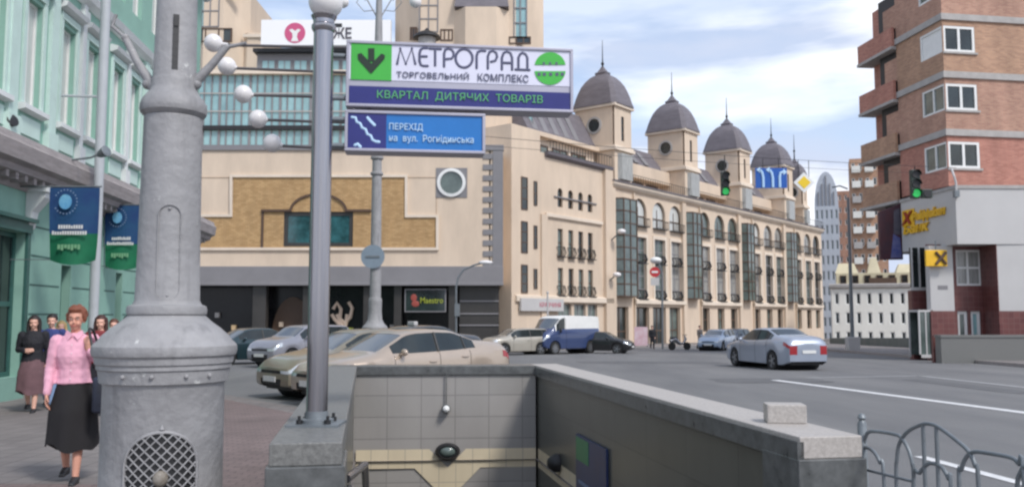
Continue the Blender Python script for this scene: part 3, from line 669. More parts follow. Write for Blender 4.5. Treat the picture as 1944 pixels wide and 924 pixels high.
ink([[(904.7, 130), (904.7, 107), (907, 100), (913, 97), (921, 97.6)]])
ink([[(926, 131), (926, 108), (929, 100), (935.5, 97), (942, 101), (943.6, 109), (940, 116), (932, 118)]])
ink([[(952.6, 132.5), (952.6, 110.6), (956, 101.7), (962, 98.4), (969, 101.7), (972, 110.6), (972, 133)], [(952.6, 119.8), (972, 120.5)]])
ink([[(984, 132.5), (984, 110.6), (987, 104), (992, 101), (998, 104), (1001, 110.6), (1001, 133)], [(978.5, 132.7), (1005, 133.6)]])
txt(t, a_, b_, 'ТОРГОВЕЛЬНИЙ', 753, 890, 136, 150, 'sign_ink'); txt(t, a_, b_, 'КОМПЛЕКС', 907, 1003, 142, 156, 'sign_ink')
txt(t, a_, b_, 'КВАРТАЛ  ДИТЯЧИХ  ТОВАРІВ', 716, 1030, 177, 195, 'sign_lg', .004)
g = MB()
for pl in ([(699, 93), (711, 93), (711, 118), (699, 118)], [(679, 104), (686, 102), (705, 122), (724, 103), (731, 106), (730, 113), (706, 140), (703, 140), (680, 114)]):
    vs = [(q2(x, y)[0] - a_, -.0095, q2(x, y)[1] - b_) for x, y in pl]; g.poly(vs)
g.build('arrow', M['sign_dk'], t)
for (x0, x1) in ((0, 180), (180, 360)):
    g = MB(); pl = ell(1044, 128 if x0 else 134, 29.5, 28, x0 + (8 if x0 else 4), x1 - (8 if x0 else 4), 24); g.poly([(q2(x, y)[0] - a_, -.0065, q2(x, y)[1] - b_) for x, y in pl]); g.build('logo', M['sign_green'], t)
g = MB()
for i, x in enumerate((1020, 1030, 1042, 1054, 1064)):
    g.poly([(q2(u, v)[0] - a_, -.0085, q2(u, v)[1] - b_) for u, v in ((x, 139), (x + 6, 139), (x + 6, 145), (x, 145))])
    if 0 < i < 4: g.poly([(q2(u, v)[0] - a_, -.0085, q2(u, v)[1] - b_) for u, v in ((x, 119), (x + 4, 119), (x + 4, 124), (x, 124))])
g.build('logo_marks', M['sign_ink'], t)
t2, a2, b2, W2, H2 = mksign('direction_sign', 'smaller blue box sign with white stairs pictogram, hung below the long white sign', (655, 209, 921, 293))
rect(t2, a2, b2, (661, 214), (916, 287), 'blue_panel', 'sign_blue', -.003); rect(t2, a2, b2, (661, 213), (733, 287), 'pictogram_field', 'sign_navy', -.005)
def ink2(pts, r, name='pictogram'): return ink(pts, r, 'sign_pale', t2, a2, b2, name)
ink2([[(668, 223), (675, 224), (677, 232), (684, 235), (687, 243), (694, 246), (697, 255), (704, 258), (707, 266), (713, 269), (720, 270)]], 2.6)
ink2([[(698, 224), (704, 231), (711, 238)]], 3.0); ink2([[(674, 276), (679, 274), (684, 279)]], 3.0)
txt(t2, a2, b2, 'ПЕРЕХІД', 739, 803, 235, 250, 'sign_pale', .006); txt(t2, a2, b2, 'на  вул.  Рогнідинська', 739, 899, 257, 274, 'sign_pale', .006)
# brackets from the pole to the signs, and the rods with opal globes behind it
loc = sp.location
for py in (105, 185, 225, 275):
    m = MB(); a = P(603, py, PD) - loc; b = P(662, py + 2, SD + .03) - loc; m.tube([a, b], .014, 8); m.build('bracket', M['galv'], sp, smooth=50)
M['rod'] = mat('bronze_grey_rod', srgb(110, 106, 106), .4, metal=.4, var=.1)
rk = thing('globe_rack', 'stepped row of opal globes on thin rods sticking out behind the signs', 'light fitting', P(690, 180, 4.85))
for i, (gx, gy, rx, ry, ex, ey) in enumerate([(405, 82, 433, 86, 700, 92), (431, 126, 450, 130, 700, 140), (462, 179, 482, 181, 700, 186), (490, 226, 509, 228, 700, 234), (517, 272, 537, 277, 700, 286)]):
    m = MB(); m.tube([P(rx, ry, 4.85) - rk.location, P(ex, ey, 4.75) - rk.location], .0085, 8); m.build('rod', M['rod'], rk, smooth=50)
    m = MB(); m.ball(P(gx, gy, 4.85) - rk.location, 17.5 * 4.85 / F, 20); m.tube([P(gx + 14, gy + 2, 4.85) - rk.location, P(rx, ry, 4.85) - rk.location], .012, 8); m.build('globe', M['globe'], rk, smooth=60)
m = MB(); m.tube([P(700, 80, 4.76) - rk.location, P(700, 288, 4.76) - rk.location], .02, 8); m.build('upright', M['rod'], rk, smooth=50)

def bthing(name, label, fr, z=0.0, cat='building', group=None): return thing(name, label, cat, (fr.o[0], fr.o[1], z), fr.a, group)
def fprof(mb, s0, s1, prof, y=0.0):            # horizontal moulding: prof = [(projection, z)...] closed against the wall
    pts = [(y + .02, prof[0][1])] + [(y - p, z) for p, z in prof] + [(y + .02, prof[-1][1])]
    mb.extx(pts, s0, s1)
rnd = random.Random(3)
def gl(): return rnd.choice(['glass', 'glass', 'glass', 'glass2', 'curtain'])

# ================================================================== GREEN BUILDING (left)
GF = Fr(-10.07, 17.1, -.104, 1); gb = bthing('green_building', 'mint green stucco building with white window trim and a wide weathered ledge', GF, 0)
S0, S1 = -9.0, 14.6
wins = [.95, 2.75, 4.25, 6.05, 7.45, 9.2, 10.6, 12.4, 13.7, -.7, -2.3, -3.7, -5.5, -7.0]
WZ0, WZ1 = 5.95, 8.25
ops = [(c - .40, c + .40, WZ0, WZ1) for c in wins] + [(c - .40, c + .40, 10.2, 12.3, 1) for c in wins]
m = MB(); wall(m, S0, S1, 4.5, 16, ops, 0, .28); m.box(S0, S1, .30, 12, -.6, 16); m.poly([(S1, 0, 4.5), (S1, .3, 4.5), (S1, .3, 16), (S1, 0, 16)]); m.build('wall', M['mint'], gb)
sh = [(-8.5, -5.2, .5, 3.35), (-4.6, -1.6, .5, 3.35), (-1.3, .95, .35, 3.30), (2.85, 3.40, .1, 2.75), (6.45, 6.95, .1, 2.75), (8.6, 9.1, .1, 2.75), (10.6, 11.1, .1, 2.75), (12.6, 13.1, .1, 2.75)]
m = MB(); wall(m, S0, S1, -.6, 4.5, sh, -.02, .3); m.poly([(S1, -.02, -.6), (S1, .3, -.6), (S1, .3, 4.5), (S1, -.02, 4.5)])
m.build('ground_floor_wall', M['mint'], gb)
g = MB()
for z in (1.0, 1.62, 2.24, 2.86, 3.48):
    for a, b in ((1.25, 2.75), (3.5, 5.0), (5.6, 6.35), (7.05, 8.5), (9.2, 10.5), (11.2, 12.5), (13.2, 14.5)): g.box(a, b, -.024, -.015, z - .02, z + .02)
g.build('groove', M['teal_dark'], gb)
g = MB()
for a, b in ((1.2, 2.8), (3.46, 6.4), (7.0, 8.55), (9.15, 10.55), (11.15, 12.55), (13.15, 14.6)): g.box(a, b, -.07, -.018, -.6, .42)
g.build('plinth', M['ledge'], gb)
for i, o in enumerate(sh):
    if i < 3:
        window(gb, *o, .16, nx=2, nz=2, fm='teal_dark', gm='glass', fw=.10, name='shop_window')
        g = MB(); g.box(o[0] - .14, o[1] + .14, -.11, -.022, o[3], o[3] + .22); g.box(o[0] - .2, o[1] + .2, -.2, -.022, o[3] + .22, o[3] + .30)
        g.box(o[0] - .14, o[0], -.08, -.022, o[2], o[3]); g.box(o[1], o[1] + .14, -.08, -.022, o[2], o[3]); g.build('shop_surround', M['teal_dark'], gb)
    else: window(gb, *o, .18, nx=1, nz=2, fm='teal_dark', gm='glass', fw=.06)
for c in wins:
    if c < 14.5:
        window(gb, c - .40, c + .40, WZ0, WZ1, .12, nx=2, nz=1, fm='white', gm='curtain_pale', fw=.06)
        window(gb, c - .40, c + .40, 10.2, 12.3, .12, nx=2, nz=1, fm='white', gm='curtain_pale', arch=True, fw=.06)
        g = MB(); a, b = c - .40, c + .40
        g.box(a - .13, a, -.05, .012, WZ0, WZ1 + .1); g.box(b, b + .13, -.05, .012, WZ0, WZ1 + .1); g.box(a - .13, b + .13, -.06, .011, WZ1 + .1, WZ1 + .26)
        g.build('window_trim', M['mint_light'], gb)
        g = MB(); fprof(g, a - .24, b + .24, [(.04, WZ1 + .30), (.18, WZ1 + .36), (.22, WZ1 + .46), (.04, WZ1 + .50)]); fprof(g, a - .18, b + .18, [(.03, WZ0 - .16), (.16, WZ0 - .12), (.16, WZ0 - .02), (.02, WZ0)])
        g.build('window_sill', M['mint_white'], gb)
        g = MB(); g.box(a - .05, b + .05, -.03, .01, WZ0 - .62, WZ0 - .24); g.build('panel', M['mint_light'], gb)
for c in (1.85, 3.50 + .0, 5.15 - .62, 6.75, 8.35, 9.9, 11.5, 13.05, -1.5, -4.6, -6.3, .0):
    if abs(c - 3.5) < .01 or abs(c - 6.75) < .01 or abs(c - 9.9) < .01: wdt = .11
    elif c in (5.15 - .62,): continue
    else: wdt = .19
    g = MB(); g.box(c - wdt, c + wdt, -.09, .01, 5.25, 9.1); g.box(c - wdt - .06, c + wdt + .06, -.14, .01, 5.23, 5.6); g.box(c - wdt - .05, c + wdt + .05, -.13, .011, 8.75, 8.95)
    g.build('pilaster', M['mint_light'] if wdt > .12 else M['mint_white'], gb)
g = MB(); fprof(g, S0, S1 + .5, [(.05, 4.15), (.12, 4.3), (.42, 4.38), (.46, 4.5), (.60, 4.56), (.64, 4.86), (.58, 4.92), (.54, 5.05), (.30, 5.12), (.12, 5.24)]); g.build('ledge', M['ledge'], gb)
g = MB()
for i in range(60):
    s = S0 + .2 + i * .40
    if s < S1: g.box(s, s + .12, -.38, -.03, 4.24, 4.375)
g.build('dentil', M['ledge'], gb)
g = MB(); fprof(g, S0, S1 + .2, [(.04, 9.1), (.2, 9.2), (.26, 9.36), (.04, 9.5)]); g.build('string_course', M['mint_white'], gb)
g = MB(); fprof(g, S0, S1 + .4, [(.1, 13.4), (.6, 13.7), (.7, 14.1), (.2, 14.3)]); g.build('cornice', M['mint_white'], gb)
for c in (1.05, 5.6, 8.4, 12.0):                     # scrolled brackets under the ledge
    g = MB(); g.extx([(-.02, 3.35), (-.10, 3.42), (-.16, 3.75), (-.40, 4.05), (-.42, 4.26), (-.02, 4.26)], c - .16, c + .16); g.box(c - .22, c + .22, -.46, -.021, 4.16, 4.28); g.build('ledge_bracket', M['mint_white'], gb, bevel=.01)
g = MB(); s5 = 5.05
s5 = GF.sz(188, 330, -.9)[0]; g.tube([(s5, -.9, -.2), (s5, -.9, 15.5)], .105, 12); [g.tube([(s5, -.9, z), (s5, .01, z)], .03, 6) for z in (1.2, 3.9, 6.6, 9.4, 12)]; g.build('drainpipe', mat('pale_zinc_pipe', srgb(176, 180, 184), .5, var=.06), gb, smooth=50)
# small spotlights on the ledge
for i, (px, py, d) in enumerate(((196, 290, 18.9), (18, 232, 17.0))):
    p = P(px, py, d); t = thing('floodlight', ('small grey floodlight on a curved arm beside the drainpipe', 'dark floodlight above the ledge at the left edge of the photo')[i], 'floodlight', p)
    g = MB(); g.tube([(0, 0, 0), (-.3, .05, -.1), (-.75, .05, -.16), (-.95, 0, -.32)], .025, 8); g.build('arm', M['galv'], t, smooth=50)
    g = MB(); T = Matrix.Rotation(R(70), 4, 'Y') @ Matrix.Rotation(R(20), 4, 'X'); g.lathe([(.04, -.16), (.08, -.10), (.13, .10), (.11, .11)], 16, T=T); g.build('lamp_head', M['galv'] if i == 0 else M['black_iron'], t, smooth=40)
# banners
M['ban_blue'] = mat('banner_blue', srgb(28, 58, 112), .7, col2=srgb(34, 84, 120), vscale=1.2); M['ban_green'] = mat('banner_green', srgb(14, 92, 66), .7, col2=srgb(26, 122, 82), vscale=1.2)
def banner(c0, c1, d, label):
    a = P(c0[0], c0[1], d); b = P(c1[0], c1[1], d); t = thing('banner', label, 'banner', (a.x, d, b.z), 0, 'banners on the green building')
    W_, H_ = b.x - a.x, a.z - b.z
    def cloth(z0, z1, y, x0=0, x1=1, bell=True):
        g = MB(); nx, nz = 14, 12; vs = []
        for k in (0, 1):
            for j in range(nz + 1):
                for i in range(nx + 1):
                    u, v = i / nx, j / nz; z = z0 + (z1 - z0) * v; tt = 1 - z / H_
                    sg = .06 * math.sin(math.pi * u) * tt if bell and v == 0 and z0 < .02 else 0
                    taper = .05 * tt * tt
                    X = (x0 + (x1 - x0) * u) * W_; X = X + (W_ * .5 - X) * taper * 1.6
                    vs.append((X, y + k * .004 + .05 * math.sin(u * 7 + tt * 2) * tt, z - sg + (.04 * (1 - math.sin(math.pi * u)) * (1 - v) if z0 < .02 else 0)))
        n = (nx + 1) * (nz + 1); fs = []
        for j in range(nz):
            for i in range(nx):
                q = j * (nx + 1) + i; fs.append((q, q + 1, q + nx + 2, q + nx + 1)); fs.append((n + q + nx + 1, n + q + nx + 2, n + q + 1, n + q))
        return g.add(vs, fs)
    cloth(0, H_ * .38, 0).build('lower_cloth', M['ban_green'], t, smooth=60); cloth(H_ * .38, H_, 0).build('upper_cloth', M['ban_blue'], t, smooth=60)
    yf = -.075
    g = MB(); cx, cz = W_ * .36, H_ * .80
    T = Matrix.Translation((cx, yf, cz)) @ Matrix.Rotation(math.pi / 2, 4, 'X'); g.lathe([(W_ * .15, 0), (W_ * .15, .006)], 24, T=T, sx=.85); g.build('emblem', mat('emblem_blue', srgb(70, 140, 196), .6, col2=srgb(130, 190, 214), vscale=4), t)
    g = MB()
    for k in range(22):
        a_ = k * 2 * math.pi / 22
        if math.cos(a_) > -.95: g.ball((cx + W_ * .23 * math.cos(a_), yf - .002, cz + W_ * .24 * math.sin(a_) * 1.0), .018, 6, (1, .3, 1))
    g.build('emblem_ring', mat('emblem_dots', srgb(118, 140, 170), .6), t)
    rr = random.Random(int(d)); g = MB()
    for (x0, x1, z, h) in ((.24, .70, .44, .05), (.12, .82, .36, .05)):
        x = x0
        while x < x1: w_ = .035; g.box(x * W_, (x + w_) * W_, yf - .002, yf + .002, z * H_, (z + h * rr.choice((.8, 1, 1))) * H_); x += .05
    g.build('lettering', M['white'], t)
    g = MB(); x = .24
    while x < .68: g.box(x * W_, (x + .05) * W_, yf - .002, yf + .002, (.15 + .02 * (x * 20 % 2)) * H_, .23 * H_); x += .066
    g.build('lettering', mat('banner_pale_green', srgb(120, 170, 130), .6), t)
    g = MB(); g.tube([(-.9, .0, H_ + .02), (W_ + .04, 0, H_ + .02)], .016, 8); g.tube([(-.75, .02, H_ * .0 + .05), (0.05, .02, .05)], .010, 6); g.build('banner_rod', M['galv'], t)
banner((95, 356), (184, 497), 17.6, 'blue and green banner, the larger one hanging left of the drainpipe')
banner((200, 390), (268, 508), 22.4, 'blue and green banner, the smaller one beside the cast lamp post')

# ================================================================== SHOPPING CENTRE (straight ahead, left)
M['shop_teal'] = mat('dark_teal_glass', srgb(44, 84, 88), .08, var=.6, vscale=.9, spec=.8)
CX, CY = -28.0, 62.0; CF = Fr(CX, CY, 1, 0); zs = lambda px, py, v=0: CF.sz(px, py, v)
mall = bthing('shopping_centre', 'low cream shopping centre with a stepped golden brick panel over dark glass shopfronts', CF)
sR = zs(955, 400)[0]; zt = zs(640, 283)[1]; zf1 = zs(640, 506)[1]; zf0 = zs(640, 540)[1]; zB = -1.4
def pr2(px, py): return zs(px, py)
rw0, rw1 = pr2(538, 468), pr2(671, 402)
m = MB(); wall(m, 0, sR - .9, zf1, zt, [(rw0[0], rw1[0], rw0[1], rw1[1])], 0, .35); m.box(0, sR - .05, .36, 12, zf0 + .1, zt - .01); m.box(sR - 1.0, sR - .1, .0, .4, zf1, zt - .02); m.build('wall', M['cream'], mall)
def step_poly(g_): return [pr2(*p) for p in g_]
g = MB(); O_ = [(381, 412), (442, 412), (442, 337), (769, 337), (769, 413), (828, 413), (828, 470), (381, 470)]; pts = step_poly(O_)
arcw = [(a, z) for a, z in pts]
# brick field built round the window: three boxes either side of it
def bx(p, q, y0, y1, gg): a, z1_ = pr2(*p); b, z0_ = pr2(*q); gg.box(a, b, y0, y1, z0_, z1_)
rr_op = lambda p, q: (pr2(*p)[0], pr2(*q)[0], pr2(*q)[1], pr2(*p)[1])
X0_, X1_, Z0_, Z1_ = rr_op((381, 337), (828, 470)); wall(g, X0_, X1_, Z0_, Z1_, [(X0_, pr2(442, 400)[0], pr2(442, 412)[1], Z1_), (pr2(769, 400)[0], X1_, pr2(769, 413)[1], Z1_), (rw0[0], rw1[0], rw0[1], rw1[1])], -.05, .06)
g.build('brick_panel', M['gold_brick'], mall)
g = MB(); e = 3
OP = [pr2(*p) for p in O_]; e = .19; nO = len(OP); OUT = []
for i in range(nO):
    (ax, az), (bx_, bz_), (cx_, cz_) = OP[i - 1], OP[i], OP[(i + 1) % nO]
    def nn(p, q): dx, dz = q[0] - p[0], q[1] - p[1]; l = math.hypot(dx, dz); return (-dz / l, dx / l)
    n1_, n2_ = nn((ax, az), (bx_, bz_)), nn((bx_, bz_), (cx_, cz_)); k1 = abs(n1_[0]) > abs(n1_[1])
    OUT.append((bx_ + e * ((n1_[0] if k1 else n2_[0])), bz_ + e * ((n2_[1] if k1 else n1_[1]))))
for i in range(nO):
    j = (i + 1) % nO; q_ = [OP[i], OP[j], OUT[j], OUT[i]]; g.hexa([(x, -.16, z) for x, z in q_], [(x, -.003, z) for x, z in q_])
g.build('panel_border', M['cream_light'], mall)
g = MB()
for p, q in (((497, 398), (550, 402)), ((660, 398), (705, 402))): bx(p, q, -.22, -.051, g)
for p, q in (((497, 402), (500, 470)),): bx(p, q, -.10, -.051, g)
c = pr2(605, 402); rr_ = (pr2(660, 402)[0] - pr2(550, 402)[0]) / 2; hh_ = pr2(605, 367)[1] - c[1]; n = 20
arc = [(c[0] - rr_ * math.cos(math.pi * i / n), c[1] + hh_ * math.sin(math.pi * i / n)) for i in range(n + 1)]; arc2 = [(c[0] - (rr_ - .16) * math.cos(math.pi * i / n), c[1] + (hh_ - .16) * math.sin(math.pi * i / n)) for i in range(n + 1)]
for i in range(n): g.hexa([(x, -.2, z) for x, z in (arc[i], arc[i + 1], arc2[i + 1], arc2[i])], [(x, -.051, z) for x, z in (arc[i], arc[i + 1], arc2[i + 1], arc2[i])])
g.build('window_hood', M['frame_brown'], mall)
g = MB(); g.extr(arc2, -.08, -.052); g.build('arch_panel', M['gold_brick'], mall)
window(mall, rw0[0], rw1[0], rw0[1], rw1[1], .05, nx=1, nz=1, fm='dark_stone', gm='shop_teal', fw=.28, fd=.12, name='shop_window')
rn = random.Random(5); g = MB()
for i in range(0):
    u = rw0[0] + .4 + rn.random() * (rw1[0] - rw0[0] - .9); z = rw0[1] + .35 + rn.random() * (rw1[1] - rw0[1] - .8) * (.5 if i % 2 else 1); g.box(u, u + .15 + .3 * rn.random(), .10, .105, z, z + .08 + .25 * rn.random())
# round window in its square grey surround
c = pr2(857, 347); 
g = MB(); a = pr2(828, 319); b = pr2(887, 375); g.box(a[0], b[0], -.05, -.002, b[1], a[1]); g.build('window_surround', M['grey_panel'], mall)
rw_ = MB(); T = Matrix.Translation((c[0], -.05, c[1])) @ Matrix.Rotation(math.pi / 2, 4, 'X'); rw_.lathe([(1.03, 0), (1.03, .12), (.82, .14), (.80, 0.01)], 36, T=T); f = rw_.build('round_window', M['white'], mall, smooth=40)
g = MB(); g.lathe([(.81, .015), (.81, .03)], 30, T=T); g.build('pane', M['glass2'], f)
# quoins, corner strip, parapet, fascia
g = MB(); a = pr2(936, 285); g.box(a[0], sR, -.10, .5, zf0, zt + .05); g.build('corner_strip', M['grey_panel'], mall)
g = MB()
for k in range(11):
    y = 292 + k * 20.5; a = pr2(917, y); b = pr2(936, y + 10); g.box(a[0], b[0], -.07, -.002, b[1], a[1])
g.build('quoin', M['grey_panel'], mall)
g = MB(); g.box(0, sR + .05, -.14, .5, zt - .10, zt + .28); g.build('parapet', M['grey_panel'], mall)
g = MB(); g.box(0, sR + .02, -.55, .5, zf0, zf1); g.box(0, sR + .04, -.62, -.4, zf0 - .08, zf0 + .12); g.build('fascia', M['grey_panel'], mall, bevel=.02)
# shopfront under the fascia
g = MB(); g.box(0, sR - .3, 1.6, 1.9, zB, zf0 + .1); g.build('shopfront_glass', M['shop_dark'], mall)
for (a, b) in ((480, 505), (575, 588), (690, 702), (748, 762), (852, 868)):
    s0_, s1_ = zs(a, 600)[0], zs(b, 600)[0]; g = MB(); g.box(s0_, s1_, -.1, .6, zB, zf0); g.build('pillar', M['dark_stone'], mall)
g = MB(); a, b = zs(872, 560)[0], sR - .3; g.box(a, b, .3, .5, zB, zf0)
g.build('dark_panelling', M['dark_stone'], mall)
g = MB()
for py in (571, 595, 617): z = zs(900, py)[1]; g.box(a, b, .22, .29, z - .05, z + .05)
g.build('light_strip', M['grey_panel'], mall)
# shop display: pale figure with green base, brown arch, poster
g = MB(); c = zs(642, 598); sc_ = .034
fig = [[(625, 586), (632, 574), (640, 586), (638, 604), (648, 614)], [(655, 572), (662, 584), (658, 602), (648, 612)], [(632, 596), (640, 612), (645, 628)], [(652, 596), (650, 612), (646, 628)], [(622, 596), (628, 606), (638, 616)]]
for pl in fig: g.tube([(zs(x, y)[0], 1.4, zs(x, y)[1]) for x, y in pl], .14, 6)
g.build('window_display', mat('shop_figure', srgb(224, 200, 178), .5), mall)
g = MB(); a = zs(632, 622); b = zs(664, 640); g.box(a[0], b[0], 1.2, 1.5, b[1], a[1]); g.build('window_display', mat('green_display', srgb(120, 140, 50), .5, col2=srgb(170, 170, 70), vscale=5), mall)
g = MB(); c = zs(545, 640); n = 16
arc = [(c[0] - 1.5 * math.cos(math.pi * i / n), c[1] + 2.9 * math.sin(math.pi * i / n)) for i in range(n + 1)]; g.extr(arc, 1.45, 1.58); g.build('arched_entrance', M['frame_brown'], mall)
for pxl in (396, 428, 520, 604, 735):
    p = zs(pxl, 575 + (pxl * 7) % 50); g = MB(); g.box(p[0], p[0] + .3, 1.3, 1.58, p[1] - .2, p[1] + .15); g.build('shop_light_panel', M[('concrete', 'cream', 'ochre')[pxl % 3]], mall)
pf = thing('advert_lightbox', 'framed dark advert with yellow green writing and a red figure on the shopfront', 'advert', (CX + zs(768, 592, -.2)[0], CY - .2, zs(768, 592, -.2)[1]), 0)
a = zs(768, 592, -.2); b = zs(847, 548, -.2); W_, H_ = b[0] - a[0], b[1] - a[1]
g = MB(); g.box(0, W_, 0, .12, 0, H_); g.build('frame', M['grey_panel'], pf); g = MB(); g.box(.08, W_ - .08, -.01, .05, .08, H_ - .08); g.build('panel', M['glass'], pf)
text_mb('Maestro', W_ * .55, .42, .01, bold=.01, T=Matrix.Translation((W_ * .38, -.02, H_ * .38))).build('lettering', mat('lime_ink', srgb(150, 160, 50), .5), pf)
g = MB(); g.ball((W_ * .22, -.02, H_ * .62), .22, 12, (1, .1, 1.2)); g.ball((W_ * .26, -.02, H_ * .36), .28, 12, (1, .1, .8)); g.build('figure', mat('dull_red', srgb(150, 70, 60), .5), pf)

# ---------------- glass block above the shopping centre
GB = Fr(-26.5, 70, 1, 0); gt = bthing('glass_office_block', 'teal glazed upper storeys set back above the cream shopping centre', GB); z3 = lambda px, py: GB.sz(px, py)
a = z3(360, 288); b = z3(745, 143); WA, WB_ = 0, z3(745, 200)[0]
g = MB(); g.box(WA, WB_, 0, 10, 0, b[1]); g.build('glazing', M['teal_glass'], gt)
zmid = z3(500, 244)[1]
g = MB()
for i in range(46):
    s = WA + i * .62
    if s < WB_: g.box(s, s + (.10 if i % 4 else .2), -.09, -.004, zt - 1, b[1])
g.build('mullions', M['grey_panel'], gt)
g = MB()
for py in (178, 212): z = z3(500, py)[1]; g.box(WA, WB_, -.12, -.091, z - .05, z + .05)
g.build('transom', M['concrete'], gt)
g = MB(); g.box(WA, WB_, -.35, -.005, zmid - .16, zmid + .18); g.build('dark_beam', M['black_iron'], gt)
zq = z3(500, 136)[1]; g = MB(); g.box(WA, WB_ + .2, -.5, .4, b[1], zq); g.build('cornice', M['cream_light'], gt)
zu = z3(500, 92)[1]; sU = z3(478, 100)[0]; g = MB(); g.box(sU, WB_, 1.5, 9, zq, zu); g.build('upper_storey', M['grey_panel'], gt)
s = sU + .4
while s < WB_ - 1.4: window(gt, s, s + 1.15, zq + .25, zu - .55, 1.42, nx=2, fm='grey_panel', gm='teal_glass', fw=.07); s += 1.35
g = MB(); g.box(sU - .2, WB_, .9, 9, zu, zu + .3); g.build('roof_slab', M['black_iron'], gt)
bb = thing('billboard', 'white rooftop billboard with a pink round logo above the glass block', 'billboard', (P(495, 86, 70.5).x, 70.5, P(495, 86, 70.5).z))
e_ = P(742, 38, 70.5) - bb.location; g = MB(); g.box(0, e_.x, 0, .5, 0, e_.z); g.build('board', mat('billboard_white', srgb(236, 236, 236), .5), bb)
def bp(px, py): v = P(px, py, 70.5) - bb.location; return v.x, v.z
cx, cz = bp(560, 63); T = Matrix.Translation((cx, 0, cz)) @ Matrix.Rotation(math.pi / 2, 4, 'X')
g = MB(); g.lathe([(.86, .0), (.86, .03)], 32, T=T); g.build('logo', mat('pink_logo', srgb(196, 84, 124), .5), bb)
g = MB(); g.poly([(cx + u * .8, -.04, cz + v * .8) for u, v in ((-.62, .30), (-.3, .42), (0, .2), (.3, .42), (.62, .30), (.28, -.05), (.22, -.45), (.4, -.9), (-.4, -.9), (-.22, -.45), (-.28, -.05))]); g.build('logo_figure', M['white'], bb)
v = bp(632, 74); text_mb('ЖЕ', 1.55, .95, .03, bold=.02, T=Matrix.Translation((v[0], -.03, v[1]))).build('lettering', mat('grey_letters', srgb(80, 76, 84), .5), bb)
g = MB(); v = bp(631, 52); g.box(v[0], v[0] + .8, -.04, 0, v[1], v[1] + .3); g.build('lettering', M['black_iron'], bb)

# ---------------- towers behind
def tower(label, D, px0, px1, zt_, feats, chamf=1.8, roofs=()):
    a = P(px0, 100, D); b = P(px1, 100, D); fr = Fr(a.x, D, 1, 0); t = bthing('tower_block', label, fr); W_ = b.x - a.x
    g = MB(); g.prism([(0, chamf), (chamf, 0), (W_ - chamf, 0), (W_, chamf), (W_, 12), (0, 12)], 0, zt_); g.build('wall', M['cream'], t)
    for (p0, p1, kind) in feats:
        s_, z1_ = fr.sz(*p0); e1, z0_ = fr.sz(*p1)
        if kind == 'glass': window(t, s_, e1, z0_, z1_, -.06, nx=2, nz=max(2, int((z1_ - z0_) / 1.1)), fm='grey_panel', gm='teal_glass', fw=.09, fd=.2)
        elif kind == 'dark': window(t, s_, e1, z0_, z1_, -.06, nx=3, nz=1, fm='frame_brown', gm='glass', fw=.10, fd=.2)
        elif kind == 'bay': g = MB(); q_ = (e1 - s_) * .22; g.prism([(s_, 0), (s_ + q_, -1.1), (e1 - q_, -1.1), (e1, 0)], z0_, z1_); g.build('bay', M['cream'], t)
        elif kind == 'roof': g = MB(); g.hexa([(s_, -.9, z0_), (e1, -.9, z0_), (e1, 1, z0_), (s_, 1, z0_)], [(s_ + .3, -.2, z1_), (e1 - .3, -.2, z1_), (e1 - .3, 1, z1_), (s_ + .3, 1, z1_)]); g.build('mansard_roof', M['mansard'], t)
        elif kind == 'band': g = MB(); g.box(s_, e1, -.16, -.002, z0_, z1_); g.build('string_course', M['cream_light'], t)
    return t, fr
tower('cream tower block with a teal window strip behind the cast lamp post', 73, 345, 462, 30, [((384, -40), (416, 52), 'glass'), ((366, 54), (440, 80), 'dark'), ((340, -20), (462, -8), 'band')])
t, fr = tower('cream low tower wing stepping down beside the white billboard', 74, 462, 497, P(470, 62, 74).z, [((462, 66), (497, 72), 'band')], .3)
t, fr = tower('tall cream tower block with brown mansard bay behind the long sign', 69.5, 742, 1034, 32, [((796, -40), (832, 62), 'glass'), ((975, -40), (1001, 72), 'glass'), ((862, 22), (966, 300), 'bay'), ((864, -30), (966, 20), 'roof'),
    ((778, 52), (792, 76), 'dark'), ((836, 56), (860, 78), 'dark'), ((966, 70), (1008, 84), 'dark'), ((974, 205), (1013, 292), 'glass')], 2.4)
tu = thing('roof_turret', 'small dark domed turret in front of the tall cream tower', 'turret', (P(812, 90, 68).x, 67.4, P(812, 110, 68).z)); g = MB()
g.lathe([(.7, 0), (.7, 1.5)], 14); g.build('drum', M['concrete'], tu); g = MB(); g.lathe([(1.1, 1.4), (1.0, 1.6), (.6, 1.85), (.3, 1.9), (.1, 2.2)], 20); g.build('dome', M['black_iron'], tu, smooth=40)

# ================================================================== ARCADED BLOCK (receding to the right)
fz = FO.sz; ar = bthing('arcaded_building', 'long cream arcaded building with a row of brown domed towers', FO)
wn = bthing('corner_wing', 'plain cream corner wing with narrow windows beside the shopping centre', FO)
def fr_(px, y0, y1, v=0): s, a = fz(px, y0, v); _, b = fz(px, y1, v); return s, b, a
rows = []
c1, c2 = fz(995, 500)[0], fz(1018, 500)[0]
def addw(px, hw, y0, y1, arch=0): s, z0_, z1_ = fr_(px, y0, y1); rows.append((s - hw, s + hw, z0_, z1_, arch))
for y0, y1 in ((336, 398), (420, 480), (502, 556)): addw(995, .36, y0, y1)
for y0, y1 in ((347, 386), (425, 466), (503, 556)): addw(1018, .28, y0, y1)
zA, zB1 = fr_(1062, 357, 393)[1:]; zC, zD = fr_(1062, 434, 486)[1:]; zE, zG = fr_(1062, 508, 560)[1:]
s4 = [fz(px, 500)[0] for px in (1064, 1084, 1103, 1121)]
for s in s4:
    rows.append((s - .36, s + .36, zA, zB1, 1)); rows.append((s - .36, s + .36, zC, zD, 0)); rows.append((s - .36, s + .36, zE, zG, 0))
ZW = fz(1060, 297)[1]; zS = fz(1060, 573)[1]
